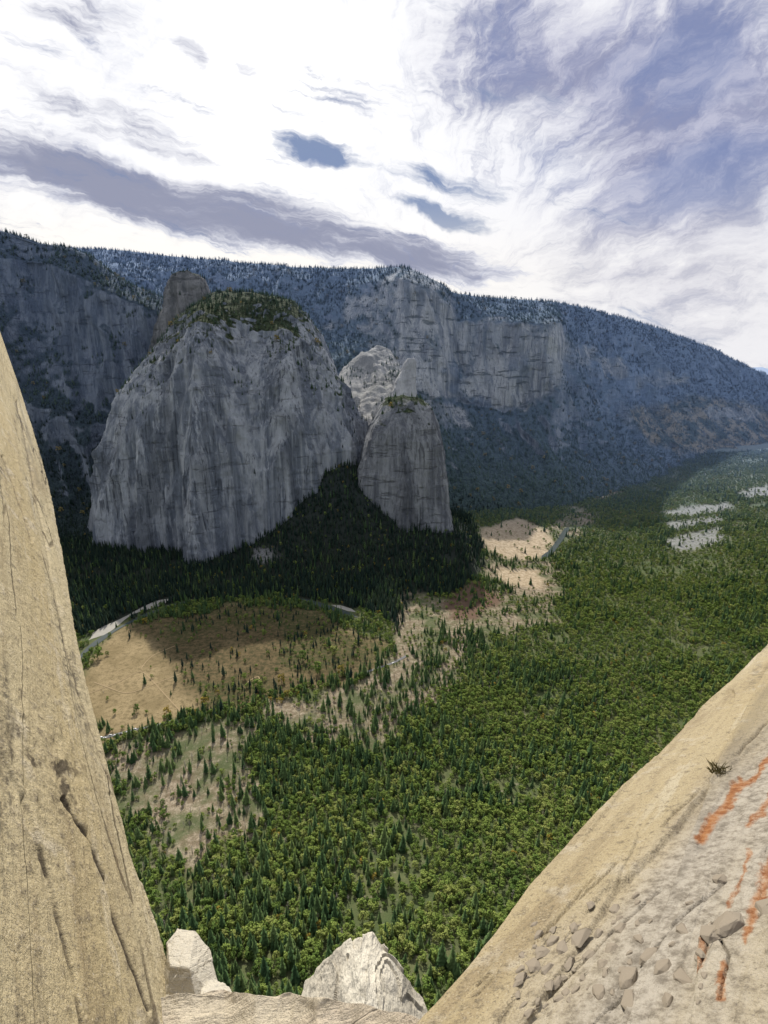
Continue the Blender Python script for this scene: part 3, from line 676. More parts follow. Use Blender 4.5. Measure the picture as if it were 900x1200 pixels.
for target, colr in [(118, 'white'), (123, 'white'), (129, 'silver'), (135, 'white'), (142, 'dark'), (150, 'white'), (158, 'silver'), (172, 'white'), (180, 'white'), (186, 'silver'), (194, 'dark'), (200, 'white'), (445, 'white'), (452, 'red'), (460, 'white')]:
    i = int(np.argmin(np.abs(qx-target))); i = min(max(i, 1), len(ROAD)-2); t = ROAD[i+1]-ROAD[i-1]; t = t/np.linalg.norm(t)
    f = (target-qx[i])/(qx[i+1]-qx[i-1]+1e-9)*2; c = ROAD[i]+(ROAD[i+1]-ROAD[i])*f+np.array([-t[1], t[0]])*random.choice((-2.2, 2.2))
    end = 'at the left end of the meadow road' if target < 210 else 'on the right end of the meadow road'
    e = empty('parked_car', (c[0], c[1], float(g(c[0:1], c[1:2])[0])+.9), '%s car parked %s' % (colr, end), 'car', '%s cars %s' % (colr, end), math.atan2(t[1], t[0]), 1.15)
    link('body', bodies[colr], e); link('window', winm, e)
    for sx in (-1.35, 1.4):
        for sy in (-.82, .82): w = link('wheel', whl, e); w.location = (sx, sy, .33)
    for sy in (-.6, .6): h = link('headlight', lmp, e); h.location = (2.16, sy, .68)

# ------------------------------------------------------------------ foreground granite
def granite(name, e1, e2, gray_attr=False, yel=1., hair=1., lic=.7, br=1., bd=.14):
    m, nt, out = newmat(name); p = pos(nt)
    d1 = nd(nt, 'ShaderNodeVectorMath', {0: p, 1: tuple(e1)}, operation='DOT_PRODUCT').outputs['Value']
    d2 = nd(nt, 'ShaderNodeVectorMath', {0: p, 1: tuple(e2)}, operation='DOT_PRODUCT').outputs['Value']
    q = nd(nt, 'ShaderNodeCombineXYZ', {0: ma(nt, 'MULTIPLY', d1, .10), 1: d2, 2: 0.}).outputs[0]
    big = noise(nt, q, .55, 4, .6, .4); stre = noise(nt, q, 2.6, 7, .68, .3); fine = noise(nt, p, 14., 6, .75); spk = noise(nt, p, 80., 2, .8)
    med = noise(nt, p, 3.2, 6, .68)
    c = mixc(nt, mr(nt, big, .35, .65), (.47, .38, .225*yel), (.53, .45, .30*yel))
    c = mixc(nt, mr(nt, stre, .50, .66, 0, .7), c, (.32, .25, .15*yel))
    c = mixc(nt, mr(nt, stre, .44, .34, 0, .65), c, (.61, .54, .40))
    c = mixc(nt, mr(nt, med, .54, .68, 0, .6), c, (.58, .51, .39))
    c = mixc(nt, mr(nt, fine, .52, .66, 0, .75), c, (.19, .155, .105))
    c = mixc(nt, mr(nt, spk, .55, .66, 0, .6), c, (.10, .085, .07))
    c = mixc(nt, mr(nt, spk, .42, .3, 0, .5), c, (.69, .63, .52))
    stain = noise(nt, q, .8, 5, .7, .6)
    c = mixc(nt, mr(nt, stain, .53, .66, 0, .7*min(1, lic*1.3)), c, (.20, .175, .13))
    lich = ma(nt, 'MULTIPLY', mr(nt, noise(nt, q, 1.3, 6, .72, .6), .53, .63), mr(nt, noise(nt, p, 9., 5, .72), .44, .56))
    c = mixc(nt, ma(nt, 'MULTIPLY', lich, lic), c, (.085, .075, .06))
    ck = ma(nt, 'ABSOLUTE', ma(nt, 'SUBTRACT', noise(nt, q, 1.1, 3, .5, .3), .5))
    ck = ma(nt, 'MULTIPLY', ma(nt, 'MULTIPLY', mr(nt, ck, .006, .001), mr(nt, big, .45, .58)), hair)
    if gray_attr:
        gm = ma(nt, 'MULTIPLY', attr(nt, 'gray'), mr(nt, noise(nt, q, 1.4, 5, .6), .30, .60, .45, .95))
        c = mixc(nt, gm, c, mixc(nt, mr(nt, fine, .38, .66), (.52, .47, .395), (.23, .20, .16)))
        c = mixc(nt, ma(nt, 'MULTIPLY', gm, mr(nt, stre, .50, .64, 0, .5)), c, (.21, .185, .15))
        om = mr(nt, ma(nt, 'MULTIPLY', attr(nt, 'orange'), ma(nt, 'ADD', ma(nt, 'MULTIPLY', stre, 1.4), ma(nt, 'MULTIPLY', fine, 2.0))), .85, 1.9)
        c = mixc(nt, ma(nt, 'MULTIPLY', om, .9), c, mixc(nt, mr(nt, fine, .4, .65), (.44, .18, .05), (.24, .075, .02)))
    if br != 1.: c = mixc(nt, 1., c, (br, br, br), 'MULTIPLY')
    c = mixc(nt, ma(nt, 'MULTIPLY', ck, .65), c, (.09, .065, .04))
    c = mixc(nt, mr(nt, attr(nt, 'dark'), .2, .9, 0, .9), c, (.05, .038, .028))
    hh = ma(nt, 'ADD', ma(nt, 'MULTIPLY', stre, .7), ma(nt, 'ADD', ma(nt, 'MULTIPLY', med, .3), ma(nt, 'MULTIPLY', fine, .30)))
    hh = ma(nt, 'ADD', hh, ma(nt, 'MULTIPLY', spk, .05))
    hh = ma(nt, 'SUBTRACT', hh, ma(nt, 'MULTIPLY', ck, .2))
    finish(nt, out, c, .88, hh, bd, .9, .2); return m
def plane3(a, b, c):
    n = np.cross(b-a, c-a); n /= np.linalg.norm(n)
    if np.dot(n, a) > 0: n = -n
    return n, np.dot(n, a)
def seg(pxa, pya, L, w): return np.exp(-(pld(pxa, pya, L)/w)**2)

# left wall: flat planes stepping at long straight cracks
a_, b_, c_ = ray(200, 1165)*3.5, ray(0, 385)*22, ray(0, 1165)*2.2
nL, dL = plane3(a_, b_, c_); e1 = (b_-a_)/np.linalg.norm(b_-a_); e2 = np.cross(nL, e1)
M_wallL = granite('tan_wall_granite', e1, e2, yel=.95, lic=.75, bd=.15)
vy = np.linspace(295, 1325, 880); uu = np.r_[np.linspace(0, 220, 300)[:-1], np.linspace(220, 560, 160)]
VY, UU = np.meshgrid(vy, uu, indexing='ij'); ex = np.interp(VY, EL[:, 1], EL[:, 0]); PX = ex-UU
rr = ray(PX, VY); T = dL/(rr @ nL); P = rr*T[..., None]
q1, q2 = P @ e1, P @ e2
jl = 1.6*fbm(np.stack([VY/26, 0*VY, 0*VY+5], -1), 4)
def line(L): L = np.array(L, float); return np.interp(VY, L[:, 1], L[:, 0])+jl
w = np.interp(VY, [285, 500, 700, 850, 1000, 1100, 1330], [16, 30, 40, 46, 48, 30, 20])+3*fbm(np.stack([VY/60, 0*VY, 0*VY], -1), 4)
stp = sm(UU, w-1.2, w+1.6); disp = .024*stp
STEP = [([(-60, 400), (0, 640), (32, 720), (66, 810), (92, 900), (104, 1010), (118, 1120), (130, 1320)], .008), ([(-80, 560), (-10, 720), (30, 800), (62, 900), (82, 990), (100, 1080), (135, 1200), (170, 1320)], .007),
        ([(-120, 700), (-40, 850), (10, 960), (40, 1060), (66, 1160), (96, 1320)], -.007), ([(-200, 800), (-90, 960), (-30, 1080), (0, 1180), (30, 1320)], .008)]
crk = np.zeros_like(PX)
for L, h in STEP:
    ln = line(L); s = sm(ln-PX, -1.2, 1.5); disp = disp+h*s
    crk = np.maximum(crk, np.exp(-((PX-ln)/1.1)**2)*.6*sm(fbm(np.stack([VY/70, 0*VY+h*900, 0*VY], -1), 3), -.3, .1))
disp = disp+.0022*fbm(np.stack([q1*.2, q2*1.2, 0*q1+8], -1), 3)+.0014*fbm(np.stack([q1*.6, q2*5., 0*q1+18], -1), 5)+.0010*fbm(P*7, 4)+.0012*fbm(P*19, 3)
CR = [[(20, 470), (40, 560), (58, 660), (80, 760), (100, 830), (126, 905)], [(52, 950), (92, 1010), (112, 1060), (130, 1110), (162, 1195)], [(130, 930), (158, 1010), (180, 1078)], [(-10, 540), (24, 640)]]
jx = 2.2*fbm(np.stack([PX/28, VY/28, 0*PX], -1), 3); jy = 2.2*fbm(np.stack([PX/28, VY/28, 0*PX+7], -1), 3)
for i, L in enumerate(CR): crk = np.maximum(crk, seg(PX+jx, VY+jy, L, 2.6 if i == 1 else 1.2)*(1 if i == 1 else .75))
disp = disp-.010*crk
rg = np.exp(-((PX-10)/55)**2-((VY-890)/80)**2)+.8*np.exp(-((PX-62)/40)**2-((VY-935)/60)**2)+.5*np.exp(-((PX-20)/30)**2-((VY-1010)/90)**2)
disp = disp+rg*.004*ridged(np.stack([q1*4, q2*8, 0*q1], -1), 4)
disp = disp*(.04+.96*sm(VY, 385, 600))
P = P+nL*(disp*T)[..., None]
dark = np.clip(crk*1.2+.65*rg*sm(fbm(P*5, 5, .65), -.15, .25), 0, 1)
er = rr[:, 0]; kk = np.linspace(0, 1, 40)[1:]; off = er[:, None, :]+np.array([-.55, .1, -.1]); back = P[:, :1]+off*(kk[None, :, None]**1.3)*9
P = np.concatenate([back[:, ::-1], P], 1); dark = np.concatenate([np.zeros((len(P), 39)), dark], 1)
o = link('rock_wall', grid_mesh('rock_wall', P+CAM, M_wallL, {'dark': dark})); tag(o, 'steep tan granite wall with cracks filling the left foreground', 'rock wall', kind='structure')

# right slab
a_, b_, c_ = ray(480, 1195)*2.6, ray(900, 742)*14, ray(900, 1195)*1.9
nR, dR = plane3(a_, b_, c_); f1 = (b_-a_)/np.linalg.norm(b_-a_); f2 = np.cross(nR, f1)
M_slabR = granite('streaked_slab_granite', f1, f2, True, 1.0, .3, .45, .84)
vx = np.linspace(420, 1020, 720); ex = vx; ey = np.interp(vx, ER[:, 0], ER[:, 1])
uu = np.linspace(0, 560, 600)
EX, UU = np.meshgrid(vx, uu, indexing='ij'); PX = EX+UU*.22; PY = ey[:, None]+UU
rr = ray(PX, PY); T = dR/(rr @ nR); P = rr*T[..., None]
q1, q2 = P @ f1, P @ f2
fl = fbm(np.stack([q1*.12, q2*1.3, 0*q1+2], -1), 2)*2.4; fl2 = fbm(np.stack([q1*.4, q2*4., 0*q1+4], -1), 2)*2.2
disp = .012*(terr(fl, .035)-.4*fl)+.003*terr(fl2, .05)+.0018*fbm(np.stack([q1*1.2, q2*7., 0*q1+8], -1), 5)+.0012*fbm(P*6, 4)+.0014*fbm(P*20, 3)
bw = 95+22*fbm(np.stack([PX/110, 0*PX, 0*PX], -1), 4); stp = sm(UU, bw-2, bw+3); disp = disp*(.5+.5*stp)-.012*stp
disp = disp-.03*sm(14-UU, 0, 14)**2
jx = 4*fbm(np.stack([PX/40, PY/40, 0*PX], -1), 3); jy = 4*fbm(np.stack([PX/40, PY/40, 0*PX+7], -1), 3)
blkm = soften(inpoly(PX+jx, PY+jy, np.array([(822, 1240), (828, 1128), (846, 1108), (900, 1116), (960, 1125), (980, 1260)], float)).astype(float), 2)
disp = disp+.045*blkm
CR = [[(560, 1160), (660, 1075), (760, 985), (900, 850)], [(600, 1200), (720, 1080), (800, 1010), (900, 930)], [(690, 1200), (790, 1085), (905, 985)], [(815, 1200), (850, 1120), (910, 1050)], [(540, 1190), (640, 1095), (700, 1030)]]
crk = np.zeros_like(PX)
for L in CR: crk = np.maximum(crk, seg(PX+jx, PY+jy, L, 1.2)*.8*sm(fbm(np.stack([PX/50, PY/50, 0*PX+5], -1), 2), -.2, .2))
crk = np.maximum(crk, seg(PX+jx, PY+jy, [(820, 1230), (826, 1128), (845, 1106), (900, 1114)], 2.4))
crk = np.maximum(crk, .8*seg(PX+jx, PY+jy, [(848, 1112), (866, 1150), (858, 1200)], 1.4))
disp = disp-.014*crk
org = np.zeros_like(PX); ox = 10*fbm(np.stack([PX/20, PY/20, 0*PX+3], -1), 5, .65); oy = 8*fbm(np.stack([PX/20, PY/20, 0*PX+9], -1), 5, .65)
for L, w_ in (([(908, 985), (892, 1040), (876, 1085)], 12), ([(838, 1112), (830, 1165)], 11), ([(866, 915), (842, 950), (822, 978)], 11), ([(893, 1110), (884, 1135)], 9), ([(908, 875), (866, 922)], 8), ([(880, 1000), (856, 1062)], 7), ([(905, 930), (880, 965)], 8), ([(862, 1160), (856, 1200)], 8)): org = np.maximum(org, seg(PX+ox, PY+oy, L, w_))
P = P+nR*(disp*T)[..., None]; Pfront = P
gray = sm(UU, bw-25, bw+35)*(.75+.25*sm(PX, 600, 760))
er = rr[:, 0]; off = er[:, None, :]+np.array([.45, .1, -.5]); back = P[:, :1]+off*(kk[None, :, None]**1.3)*7
P = np.concatenate([back[:, ::-1], P], 1); z39 = np.zeros((len(P), 39)); ca = lambda v: np.concatenate([z39, v], 1)
slab = link('rock_slab', grid_mesh('rock_slab', P+CAM, M_slabR, {'dark': ca(crk*.7), 'gray': ca(gray), 'orange': ca(org)}))
tag(slab, 'sloping tan and grey granite slab with orange lichen streaks at lower right', 'rock slab', kind='structure')

# flat angular flakes set in the slab
M_knob = simple('flake_rock', (.30, .255, .195), .9, (.15, .125, .095), 30.)
def lump(seed):
    R = random.Random(seed); bm = bmesh.new()
    for k in range(11):
        a = R.uniform(0, 6.28); r_ = R.uniform(.75, 1.1); bm.verts.new((r_*math.cos(a), r_*math.sin(a), R.uniform(-.6, .1)))
    for k in range(7):
        a = R.uniform(0, 6.28); r_ = R.uniform(.5, .8); bm.verts.new((r_*math.cos(a), r_*math.sin(a), R.uniform(.75, .95)))
    bmesh.ops.convex_hull(bm, input=bm.verts); bmesh.ops.delete(bm, geom=[v for v in bm.verts if not v.link_faces], context='VERTS')
    bmesh.ops.bevel(bm, geom=bm.edges[:], offset=.06, segments=2, affect='EDGES', profile=.5)
    bmesh.ops.triangulate(bm, faces=bm.faces); bmesh.ops.subdivide_edges(bm, edges=bm.edges, cuts=1)
    co = np.array([v.co for v in bm.verts]); d = 1+.09*fbm(co*2.5+seed*7.7, 3)
    for v, k in zip(bm.verts, d): v.co *= k
    me = bpy.data.meshes.new('rock_flake'); bm.to_mesh(me); bm.free(); me.materials.append(M_knob); return me
lumps = [lump(i) for i in range(8)]
KN = [(635, 1115, 9), (648, 1103, 8), (660, 1111, 9), (624, 1131, 9), (641, 1136, 8), (681, 1100, 11), (690, 1120, 8), (702, 1094, 8), (716, 1110, 7), (736, 1146, 13), (762, 1120, 10), (776, 1133, 9), (738, 1176, 13), (801, 1146, 11), (832, 1094, 14), (852, 1084, 17), (897, 1062, 11), (702, 1162, 9), (664, 1130, 7), (652, 1151, 7), (720, 1066, 7), (800, 1090, 8), (842, 1030, 9), (745, 1050, 6), (692, 1060, 6), (630, 1096, 6), (610, 1146, 6), (672, 1086, 6), (726, 1088, 7), (612, 1120, 5), (655, 1170, 6), (783, 1172, 9), (706, 1128, 6), (748, 1100, 6)]
R3_ = random.Random(12)
KN += [(R3_.uniform(600, 830), R3_.uniform(1050, 1190), R3_.uniform(2.5, 5.5)) for _ in range(46)]
KN = [k for k in KN if k[1] > np.interp(k[0], ER[:, 0], ER[:, 1])+50]
fpx, fpy = proj(Pfront+CAM); flat = Pfront.reshape(-1, 3); fpx, fpy = fpx.ravel(), fpy.ravel()
for i, (a, b, s) in enumerate(KN):
    j = np.argmin((fpx-a)**2+(fpy-b)**2); p_ = flat[j]; t_ = np.linalg.norm(p_)
    k_ = link('rock_flake', lumps[i % 8], slab); u = Vector(f1); nn = Vector(nR); v = nn.cross(u)
    Mx = Matrix((u, v, nn)).transposed().to_4x4(); s_ = s/F*t_
    k_.matrix_local = Matrix.Translation(Vector(p_+CAM)) @ Mx @ Matrix.Rotation(random.uniform(-.5, .5), 4, 'Z') @ Matrix.Diagonal((s_*1.3*random.uniform(.85, 1.15), s_*.75*random.uniform(.8, 1.2), s_*.30, 1))

# dry grass tuft on the slab
M_gr = simple('dry_grass_blade', (.20, .17, .07), .9, (.11, .10, .04), 20.)
j = np.argmin((fpx-842)**2+(fpy-904)**2); bp = flat[j]+CAM; V, Fc = [], []
for i in range(70):
    an = random.uniform(0, 6.28); l_ = random.uniform(.06, .16); le = random.uniform(.2, .9); b0 = Vector((random.gauss(0, .04), random.gauss(0, .02), -.02))
    d = Vector((math.cos(an)*le, math.sin(an)*le, 1)).normalized(); t = Vector((-math.sin(an), math.cos(an), 0))*.003; i0 = len(V)
    V += [b0-t, b0+t, b0+d*l_*.6+t*.7, b0+d*l_+Vector((0, 0, -.03*le)), b0+d*l_*.6-t*.7]; Fc.append((i0, i0+1, i0+2, i0+3, i0+4))
o = link('grass_tuft', raw_mesh('grass_tuft', V, Fc, M_gr)); o.location = bp; tag(o, 'small dry grass tuft growing from a crack in the right slab', 'grass tuft')

# ledge, boulders and lower spur
def whiten(M, f, col):
    nt = M.node_tree; bs = [n for n in nt.nodes if n.type == 'BSDF_PRINCIPLED'][0]; src = bs.inputs['Base Color'].links[0].from_socket
    nt.links.new(mixc(nt, f, src, col), bs.inputs['Base Color'])
M_ledge = granite('ledge_granite', (1, 0, 0), (0, 1, 0), yel=1.2, hair=.5); whiten(M_ledge, .35, (.56, .50, .40))
lip = [(120, 1145, 3.0), (190, 1166, 3.2), (225, 1163, 3.2), (262, 1158, 3.25), (300, 1168, 3.1), (340, 1164, 3.1), (372, 1166, 2.95), (410, 1173, 2.9), (450, 1181, 2.75), (485, 1189, 2.66), (560, 1215, 2.5)]
lx = np.linspace(120, 560, 320); ly = np.interp(lx, [l[0] for l in lip], [l[1] for l in lip])+1.5*np.sin(lx/7); lt = np.interp(lx, [l[0] for l in lip], [l[2] for l in lip])
lp = ray(lx, ly)*lt[:, None]
rows = [lp+np.array([0, -.9, -14]), lp+np.array([0, -.25, -3]), lp+np.array([0, -.03, -.5]), lp+np.array([0, 0.01, -.06]), lp, ray(lx, ly+14)*(lt*.985)[:, None], ray(lx, ly+60)*(lt*.93)[:, None], ray(lx, ly+240)*(lt*.72)[:, None]]
PP = []
for a in range(len(rows)-1):
    t = np.linspace(0, 1, 22, endpoint=False)[:, None, None]; PP.append(rows[a][None]*(1-t)+rows[a+1][None]*t)
P = np.concatenate(PP+[rows[-1][None]]); P = P+np.array([0, 0, 1.])*(.03*fbm(P*1.6, 5)+.012*terr(fbm(P*2.5+4, 3)*2.5, .2)+.006*fbm(P*14, 4))[..., None]
o = link('ledge', grid_mesh('ledge', P+CAM, M_ledge, {'dark': 0*P[..., 0]})); tag(o, 'narrow granite ledge along the bottom between the two rock walls', 'ledge', kind='structure')

M_white = granite('white_block_granite', (1, 0, 0), (0, .7, .7), hair=.4, lic=.4); whiten(M_white, .6, (.66, .63, .56))
M_spur = mountain_mat('spur_granite', (.46, .42, .345), (.63, .585, .49), (.3, .28, .2), 1.9, 2.2, 0., .55)
for n in M_spur.node_tree.nodes:
    if n.type == 'TEX_NOISE': n.inputs['Scale'].default_value *= 12
    if n.type == 'MAPPING': n.inputs['Scale'].default_value = (1, .3, .3)
    if n.type == 'BUMP': n.inputs['Distance'].default_value = .7
def hull_rock(name, pts, mat, cuts, amp, fs, label, cat, sm_=1, kind=None):
    bm = bmesh.new(); cen = np.mean(pts, 0)
    for p in pts: bm.verts.new(p-cen)
    bmesh.ops.convex_hull(bm, input=bm.verts); bmesh.ops.delete(bm, geom=[v for v in bm.verts if not v.link_faces], context='VERTS')
    bmesh.ops.triangulate(bm, faces=bm.faces)
    for k in range(cuts): bmesh.ops.subdivide_edges(bm, edges=bm.edges, cuts=1, use_grid_fill=True); bmesh.ops.triangulate(bm, faces=bm.faces)
    for k in range(sm_): bmesh.ops.smooth_vert(bm, verts=bm.verts, factor=.5, use_axis_x=True, use_axis_y=True, use_axis_z=True)
    bm.normal_update(); co = np.array([v.co for v in bm.verts]); nn = np.array([v.normal for v in bm.verts])
    d = amp*(.5*fbm(co*fs, 4)+.9*(terr(fbm(co*fs*[1, .5, .5]+5, 3)*3, .08)-fbm(co*fs*[1, .5, .5]+5, 3)*3)+.3*fbm(co*fs*5, 3))
    for v, q in zip(bm.verts, co+nn*d[:, None]): v.co = q
    for f in bm.faces: f.smooth = False
    me = bpy.data.meshes.new(name); bm.to_mesh(me); bm.free(); me.materials.append(mat)
    a = me.attributes.new('dark', 'FLOAT', 'POINT'); o = link(name, me); o.location = cen; return tag(o, label, cat, kind=kind)
def rp(x, y, t): return ray(x, y)*t+CAM
def rz(x, y, z):
    r_ = ray(x, y); return r_*(z/r_[2])+CAM
blk = [rp(196, 1104, 3.75), rp(208, 1088, 3.85), rp(228, 1091, 3.82), rp(246, 1112, 3.75), rp(247, 1138, 3.6), rp(222, 1134, 3.45), rp(200, 1132, 3.5), rp(192, 1180, 3.4), rp(232, 1182, 3.35), rp(258, 1178, 3.45), rp(254, 1150, 3.6), rp(215, 1190, 3.9), rp(250, 1190, 3.9)]
hull_rock('boulder', blk, M_white, 5, .007, 6., 'pale angular granite block wedged between the left wall and the ledge', 'boulder')
blk = [rp(236, 1156, 3.45), rp(250, 1146, 3.5), rp(268, 1156, 3.45), rp(276, 1170, 3.3), rp(232, 1180, 3.25), rp(262, 1184, 3.2), rp(250, 1185, 3.5)]
hull_rock('boulder', blk, M_white, 4, .008, 7., 'small flat pale stone lying right of the angular block on the ledge', 'boulder')
but = [rz(436, 1095, -38), rz(408, 1105, -38.2), rz(442, 1102, -38.2), rz(388, 1121, -38.7), rz(374, 1138, -39.2), rz(454, 1128, -38.8), rz(360, 1152, -40.), rz(472, 1148, -39.2), rz(494, 1172, -39.9), rz(428, 1140, -37.6), rz(425, 1200, -37.2), rz(398, 1158, -38.2), rz(452, 1165, -38.2), rz(330, 1250, -40.5), rz(530, 1250, -40), rz(425, 1270, -37.2)]
but += [b*[1, 1, 1]+np.array([dx_, dy_, -45]) for b, dx_, dy_ in ((but[6], -6, -4), (but[8], 6, -4), (but[0], 0, 3), (but[13], -6, -2), (but[14], 6, -2))]
hull_rock('rock_spur', but, M_spur, 6, .26, .5, 'pale pointed rock spur rising below the ledge at bottom centre', 'rock', 0)

# cliff below the ledge down to the valley
cx = np.linspace(-260, 260, 180); cz = -np.geomspace(7, 540, 150)
CX, CZ = np.meshgrid(cx, cz); CP = np.stack([CX, -.42*CZ-.5, CZ], -1); CP[..., 1] -= .05*np.abs(CZ)*np.abs(ridged(CP*[.02, .02, .005], 4))
o = link('cliff_face', grid_mesh('cliff_face', CP+CAM, M_tower)); tag(o, 'sheer granite cliff dropping from the ledge to the forest', 'cliff', kind='structure')

# ------------------------------------------------------------------ light
EL_, AZ_ = math.radians(42), math.radians(-12)
sd = Vector((math.sin(AZ_)*math.cos(EL_), math.cos(AZ_)*math.cos(EL_), math.sin(EL_)))
ld = bpy.data.lights.new('sun', 'SUN'); ld.energy = 5.0; ld.angle = math.radians(.6); ld.color = (1, .94, .83)
lo = bpy.data.objects.new('sun', ld); COL.objects.link(lo); lo.rotation_euler = sd.to_track_quat('Z', 'Y').to_euler(); lo.location = (0, 0, 3000)

W = bpy.data.worlds.new('World'); S.world = W; W.use_nodes = True; nt = W.node_tree; nt.nodes.clear()
wo = nt.nodes.new('ShaderNodeOutputWorld'); bg = nt.nodes.new('ShaderNodeBackground'); STR = .11; bg.inputs[1].default_value = STR
nt.links.new(bg.outputs[0], wo.inputs[0])
sky = nt.nodes.new('ShaderNodeTexSky'); sky.sky_type = 'NISHITA'; sky.sun_disc = False; sky.sun_elevation = EL_; sky.sun_rotation = AZ_; sky.altitude = 1800; sky.dust_density = 1.; sky.air_density = 1.
tc = nd(nt, 'ShaderNodeTexCoord').outputs['Generated']
sx = nd(nt, 'ShaderNodeSeparateXYZ', {0: tc}).outputs
yy = ma(nt, 'MAXIMUM', ma(nt, 'ABSOLUTE', sx[1]), .15)
U = ma(nt, 'DIVIDE', sx[0], yy); Vv = ma(nt, 'DIVIDE', sx[2], yy)
uv0 = nd(nt, 'ShaderNodeCombineXYZ', {0: U, 1: Vv, 2: 0.}).outputs[0]
def warp(v, sc, a, b, det):
    w1 = nd(nt, 'ShaderNodeTexNoise', {'Vector': uv0, 'Scale': sc, 'Detail': det, 'Roughness': .6}).outputs['Color']
    wv = nd(nt, 'ShaderNodeVectorMath', {0: w1, 1: (.5, .5, .5)}, operation='SUBTRACT').outputs[0]
    wv = nd(nt, 'ShaderNodeVectorMath', {0: wv, 1: (a, b, 0)}, operation='MULTIPLY').outputs[0]
    return nd(nt, 'ShaderNodeVectorMath', {0: v, 1: wv}, operation='ADD').outputs[0]
uvf = warp(uv0, 12., .10, .04, 4.)
uv = warp(uvf, 3., .11, .05, 2.)
def uvp(x, y):
    r_ = ray(x, y); return r_[0]/r_[1], r_[2]/r_[1]
def blob(p, q, w, amp, ext=1.35, src=None):
    a, b = uvp(*p), uvp(*q); c = ((a[0]+b[0])/2, (a[1]+b[1])/2); l_ = math.hypot(b[0]-a[0], b[1]-a[1])/2*ext+.02; an = math.atan2(b[1]-a[1], b[0]-a[0])
    mp = nt.nodes.new('ShaderNodeMapping'); mp.vector_type = 'TEXTURE'; nt.links.new(src or uv, mp.inputs[0])
    mp.inputs['Location'].default_value = (c[0], c[1], 0); mp.inputs['Rotation'].default_value = (0, 0, an); mp.inputs['Scale'].default_value = (l_, w/F*.8*2., 1)
    gt = nd(nt, 'ShaderNodeTexGradient', {0: mp.outputs[0]}, gradient_type='SPHERICAL').outputs['Fac']
    return ma(nt, 'MULTIPLY', mr(nt, gt, 0., .85), amp)
def total(lst, src=None):
    s = None
    for b in lst:
        v = blob(*b, src=src); s = v if s is None else ma(nt, 'ADD', s, v)
    return s
DKL = total([((-160, 150), (200, 225), 30, .85), ((60, 205), (400, 285), 26, .85), ((260, 250), (600, 318), 24, .72), ((30, 112), (190, 160), 17, .66), ((150, 160), (260, 198), 14, .5), ((40, 4), (175, 45), 15, .8), ((195, 48), (232, 78), 13, .75), ((255, 78), (305, 86), 6, .6), ((-40, 70), (60, 100), 12, .45), ((420, 290), (640, 330), 16, .4)])
DKR = total([((490, -20), (640, 110), 60, .75), ((600, 10), (900, 70), 90, .85), ((640, 90), (900, 150), 60, .65), ((830, 40), (980, 140), 60, .65), ((690, 250), (940, 165), 50, .75), ((600, 240), (900, 345), 60, .5)])
BL = total([((318, 160), (400, 180), 12, .75), ((360, 174), (445, 200), 11, .8), ((440, 192), (515, 212), 12, .78), ((495, 204), (592, 234), 12, .82), ((470, 235), (540, 254), 10, .7), ((510, 252), (586, 276), 10, .65)], uvf)
BL2 = total([((700, 262), (960, 150), 36, 1.1), ((610, 175), (690, 235), 28, .5), ((660, 30), (920, 0), 80, .65), ((690, 120), (920, 50), 34, .55), ((540, 70), (640, 10), 40, .5)])
fibL = noise(nt, mapping(nt, mapping(nt, uvf, rot=(0, 0, math.radians(13))), (.6, 3.4, 1)), 5., 6, .70, .3)
# fan of cirrus spreading up and to the right
u0, v0 = uvp(520, 345)
suv = nd(nt, 'ShaderNodeSeparateXYZ', {0: uv}).outputs
du, dv = ma(nt, 'SUBTRACT', suv[0], u0), ma(nt, 'SUBTRACT', suv[1], v0)
ang = ma(nt, 'ARCTAN2', dv, du); rad = ma(nt, 'SQRT', ma(nt, 'ADD', ma(nt, 'MULTIPLY', du, du), ma(nt, 'MULTIPLY', dv, dv)))
fan = nd(nt, 'ShaderNodeCombineXYZ', {0: ma(nt, 'MULTIPLY', rad, 1.5), 1: ma(nt, 'MULTIPLY', ang, 3.), 2: 0.}).outputs[0]
fibF = noise(nt, fan, 2.2, 6, .70, .25)
fibX = noise(nt, mapping(nt, mapping(nt, uv, rot=(0, 0, math.radians(-28))), (.9, 2.4, 1)), 4.5, 7, .72, .25)
fibR = ma(nt, 'ADD', ma(nt, 'MULTIPLY', fibF, .55), ma(nt, 'MULTIPLY', fibX, .45))
side = mr(nt, U, .0, .25)
fl_ = ma(nt, 'SUBTRACT', fibL, .5); fr_ = ma(nt, 'SUBTRACT', fibR, .5)
DKm = mr(nt, ma(nt, 'ADD', DKL, ma(nt, 'MULTIPLY', fl_, 3.0)), .08, .95)
DKm2 = mr(nt, ma(nt, 'ADD', DKR, ma(nt, 'MULTIPLY', fr_, 3.6)), -.05, 1.15)
BLm = mr(nt, ma(nt, 'ADD', BL, ma(nt, 'MULTIPLY', fl_, 3.0)), .15, .95)
BLm2 = mr(nt, ma(nt, 'ADD', BL2, ma(nt, 'MULTIPLY', fr_, 4.6)), -.05, 1.45)
K = 1/STR
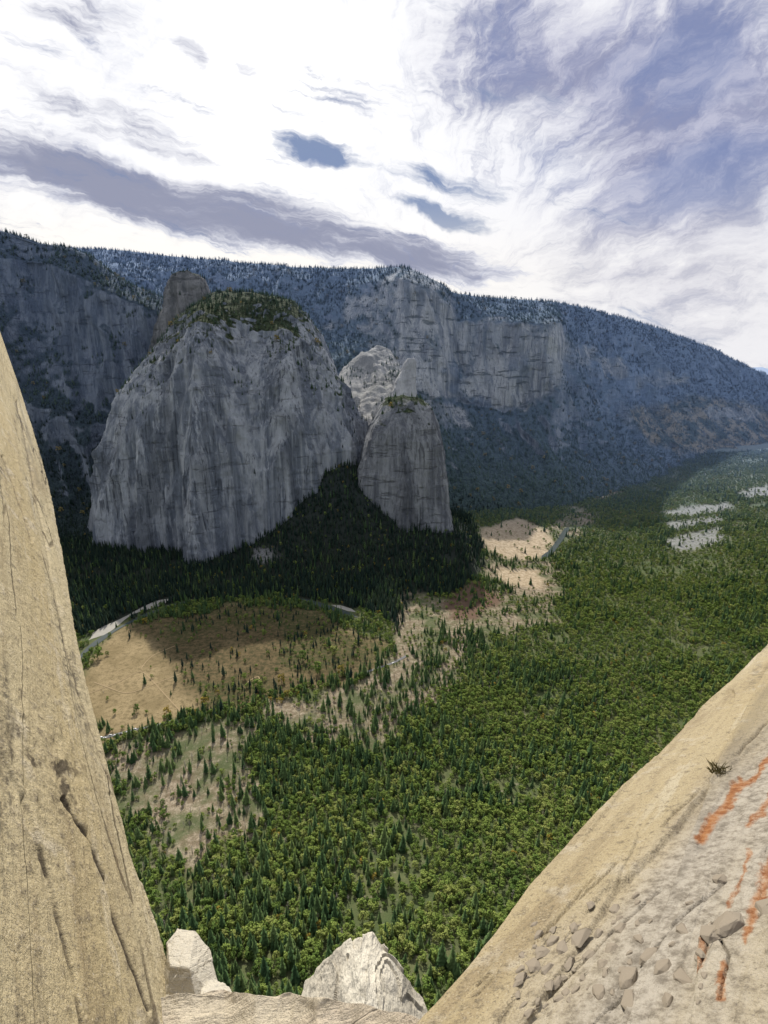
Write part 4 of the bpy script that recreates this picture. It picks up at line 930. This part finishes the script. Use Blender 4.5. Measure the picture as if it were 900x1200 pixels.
sc3 = lambda c: tuple(K*x for x in c)
white = sc3((1.04, 1.04, 1.06)); haze_c = sc3((.78, .79, .87))
lav = mixc(nt, mr(nt, ma(nt, 'ADD', DKL, ma(nt, 'MULTIPLY', fl_, 3.0)), .2, 1.15), sc3((.58, .595, .70)), sc3((.28, .30, .42)))
lav2 = mixc(nt, mr(nt, fibX, .40, .60), sc3((.52, .53, .67)), sc3((.28, .30, .46)))
base = mixc(nt, mr(nt, U, -.1, .65, 0, .85), white, haze_c)
base = mixc(nt, mr(nt, fibL, .52, .66, 0, .22), base, sc3((.66, .68, .78)))
base = mixc(nt, ma(nt, 'MULTIPLY', mr(nt, fibR, .47, .38, 0, .6), side), base, sc3((.98, .98, 1.0)))
base = mixc(nt, ma(nt, 'MULTIPLY', ma(nt, 'MULTIPLY', DKm2, .95), mr(nt, U, .0, .12)), base, lav2)
base = mixc(nt, ma(nt, 'MULTIPLY', DKm, .95), base, lav)
blue = mixc(nt, .8, sky.outputs[0], sc3((.12, .185, .36)))
base = mixc(nt, ma(nt, 'MULTIPLY', BLm, .92), base, blue)
base = mixc(nt, ma(nt, 'MULTIPLY', BLm2, .8), base, mixc(nt, .9, sky.outputs[0], sc3((.20, .25, .46))))
gl = blob((180, 90), (420, 110), 110, .7, 1.3)
base = mixc(nt, ma(nt, 'MULTIPLY', gl, mr(nt, ma(nt, 'MAXIMUM', DKm, BLm), .25, .0)), base, sc3((1.15, 1.15, 1.14)))
low_c = ma(nt, 'MULTIPLY', mr(nt, sx[2], .30, .12, 0, .7), mr(nt, U, .5, -.2, .35, 1.))
base = mixc(nt, ma(nt, 'MULTIPLY', low_c, mr(nt, DKm, .6, .1)), base, sc3((1.05, .99, .88)))
bk_ = mr(nt, sx[1], .25, -.3, 0, .5)
base = mixc(nt, bk_, base, sky.outputs[0])
low = mr(nt, sx[2], -.02, -.12)
base = mixc(nt, low, base, sc3((.20, .23, .28)))
nt.links.new(base, bg.inputs[0])
bpy.context.view_layer.update()
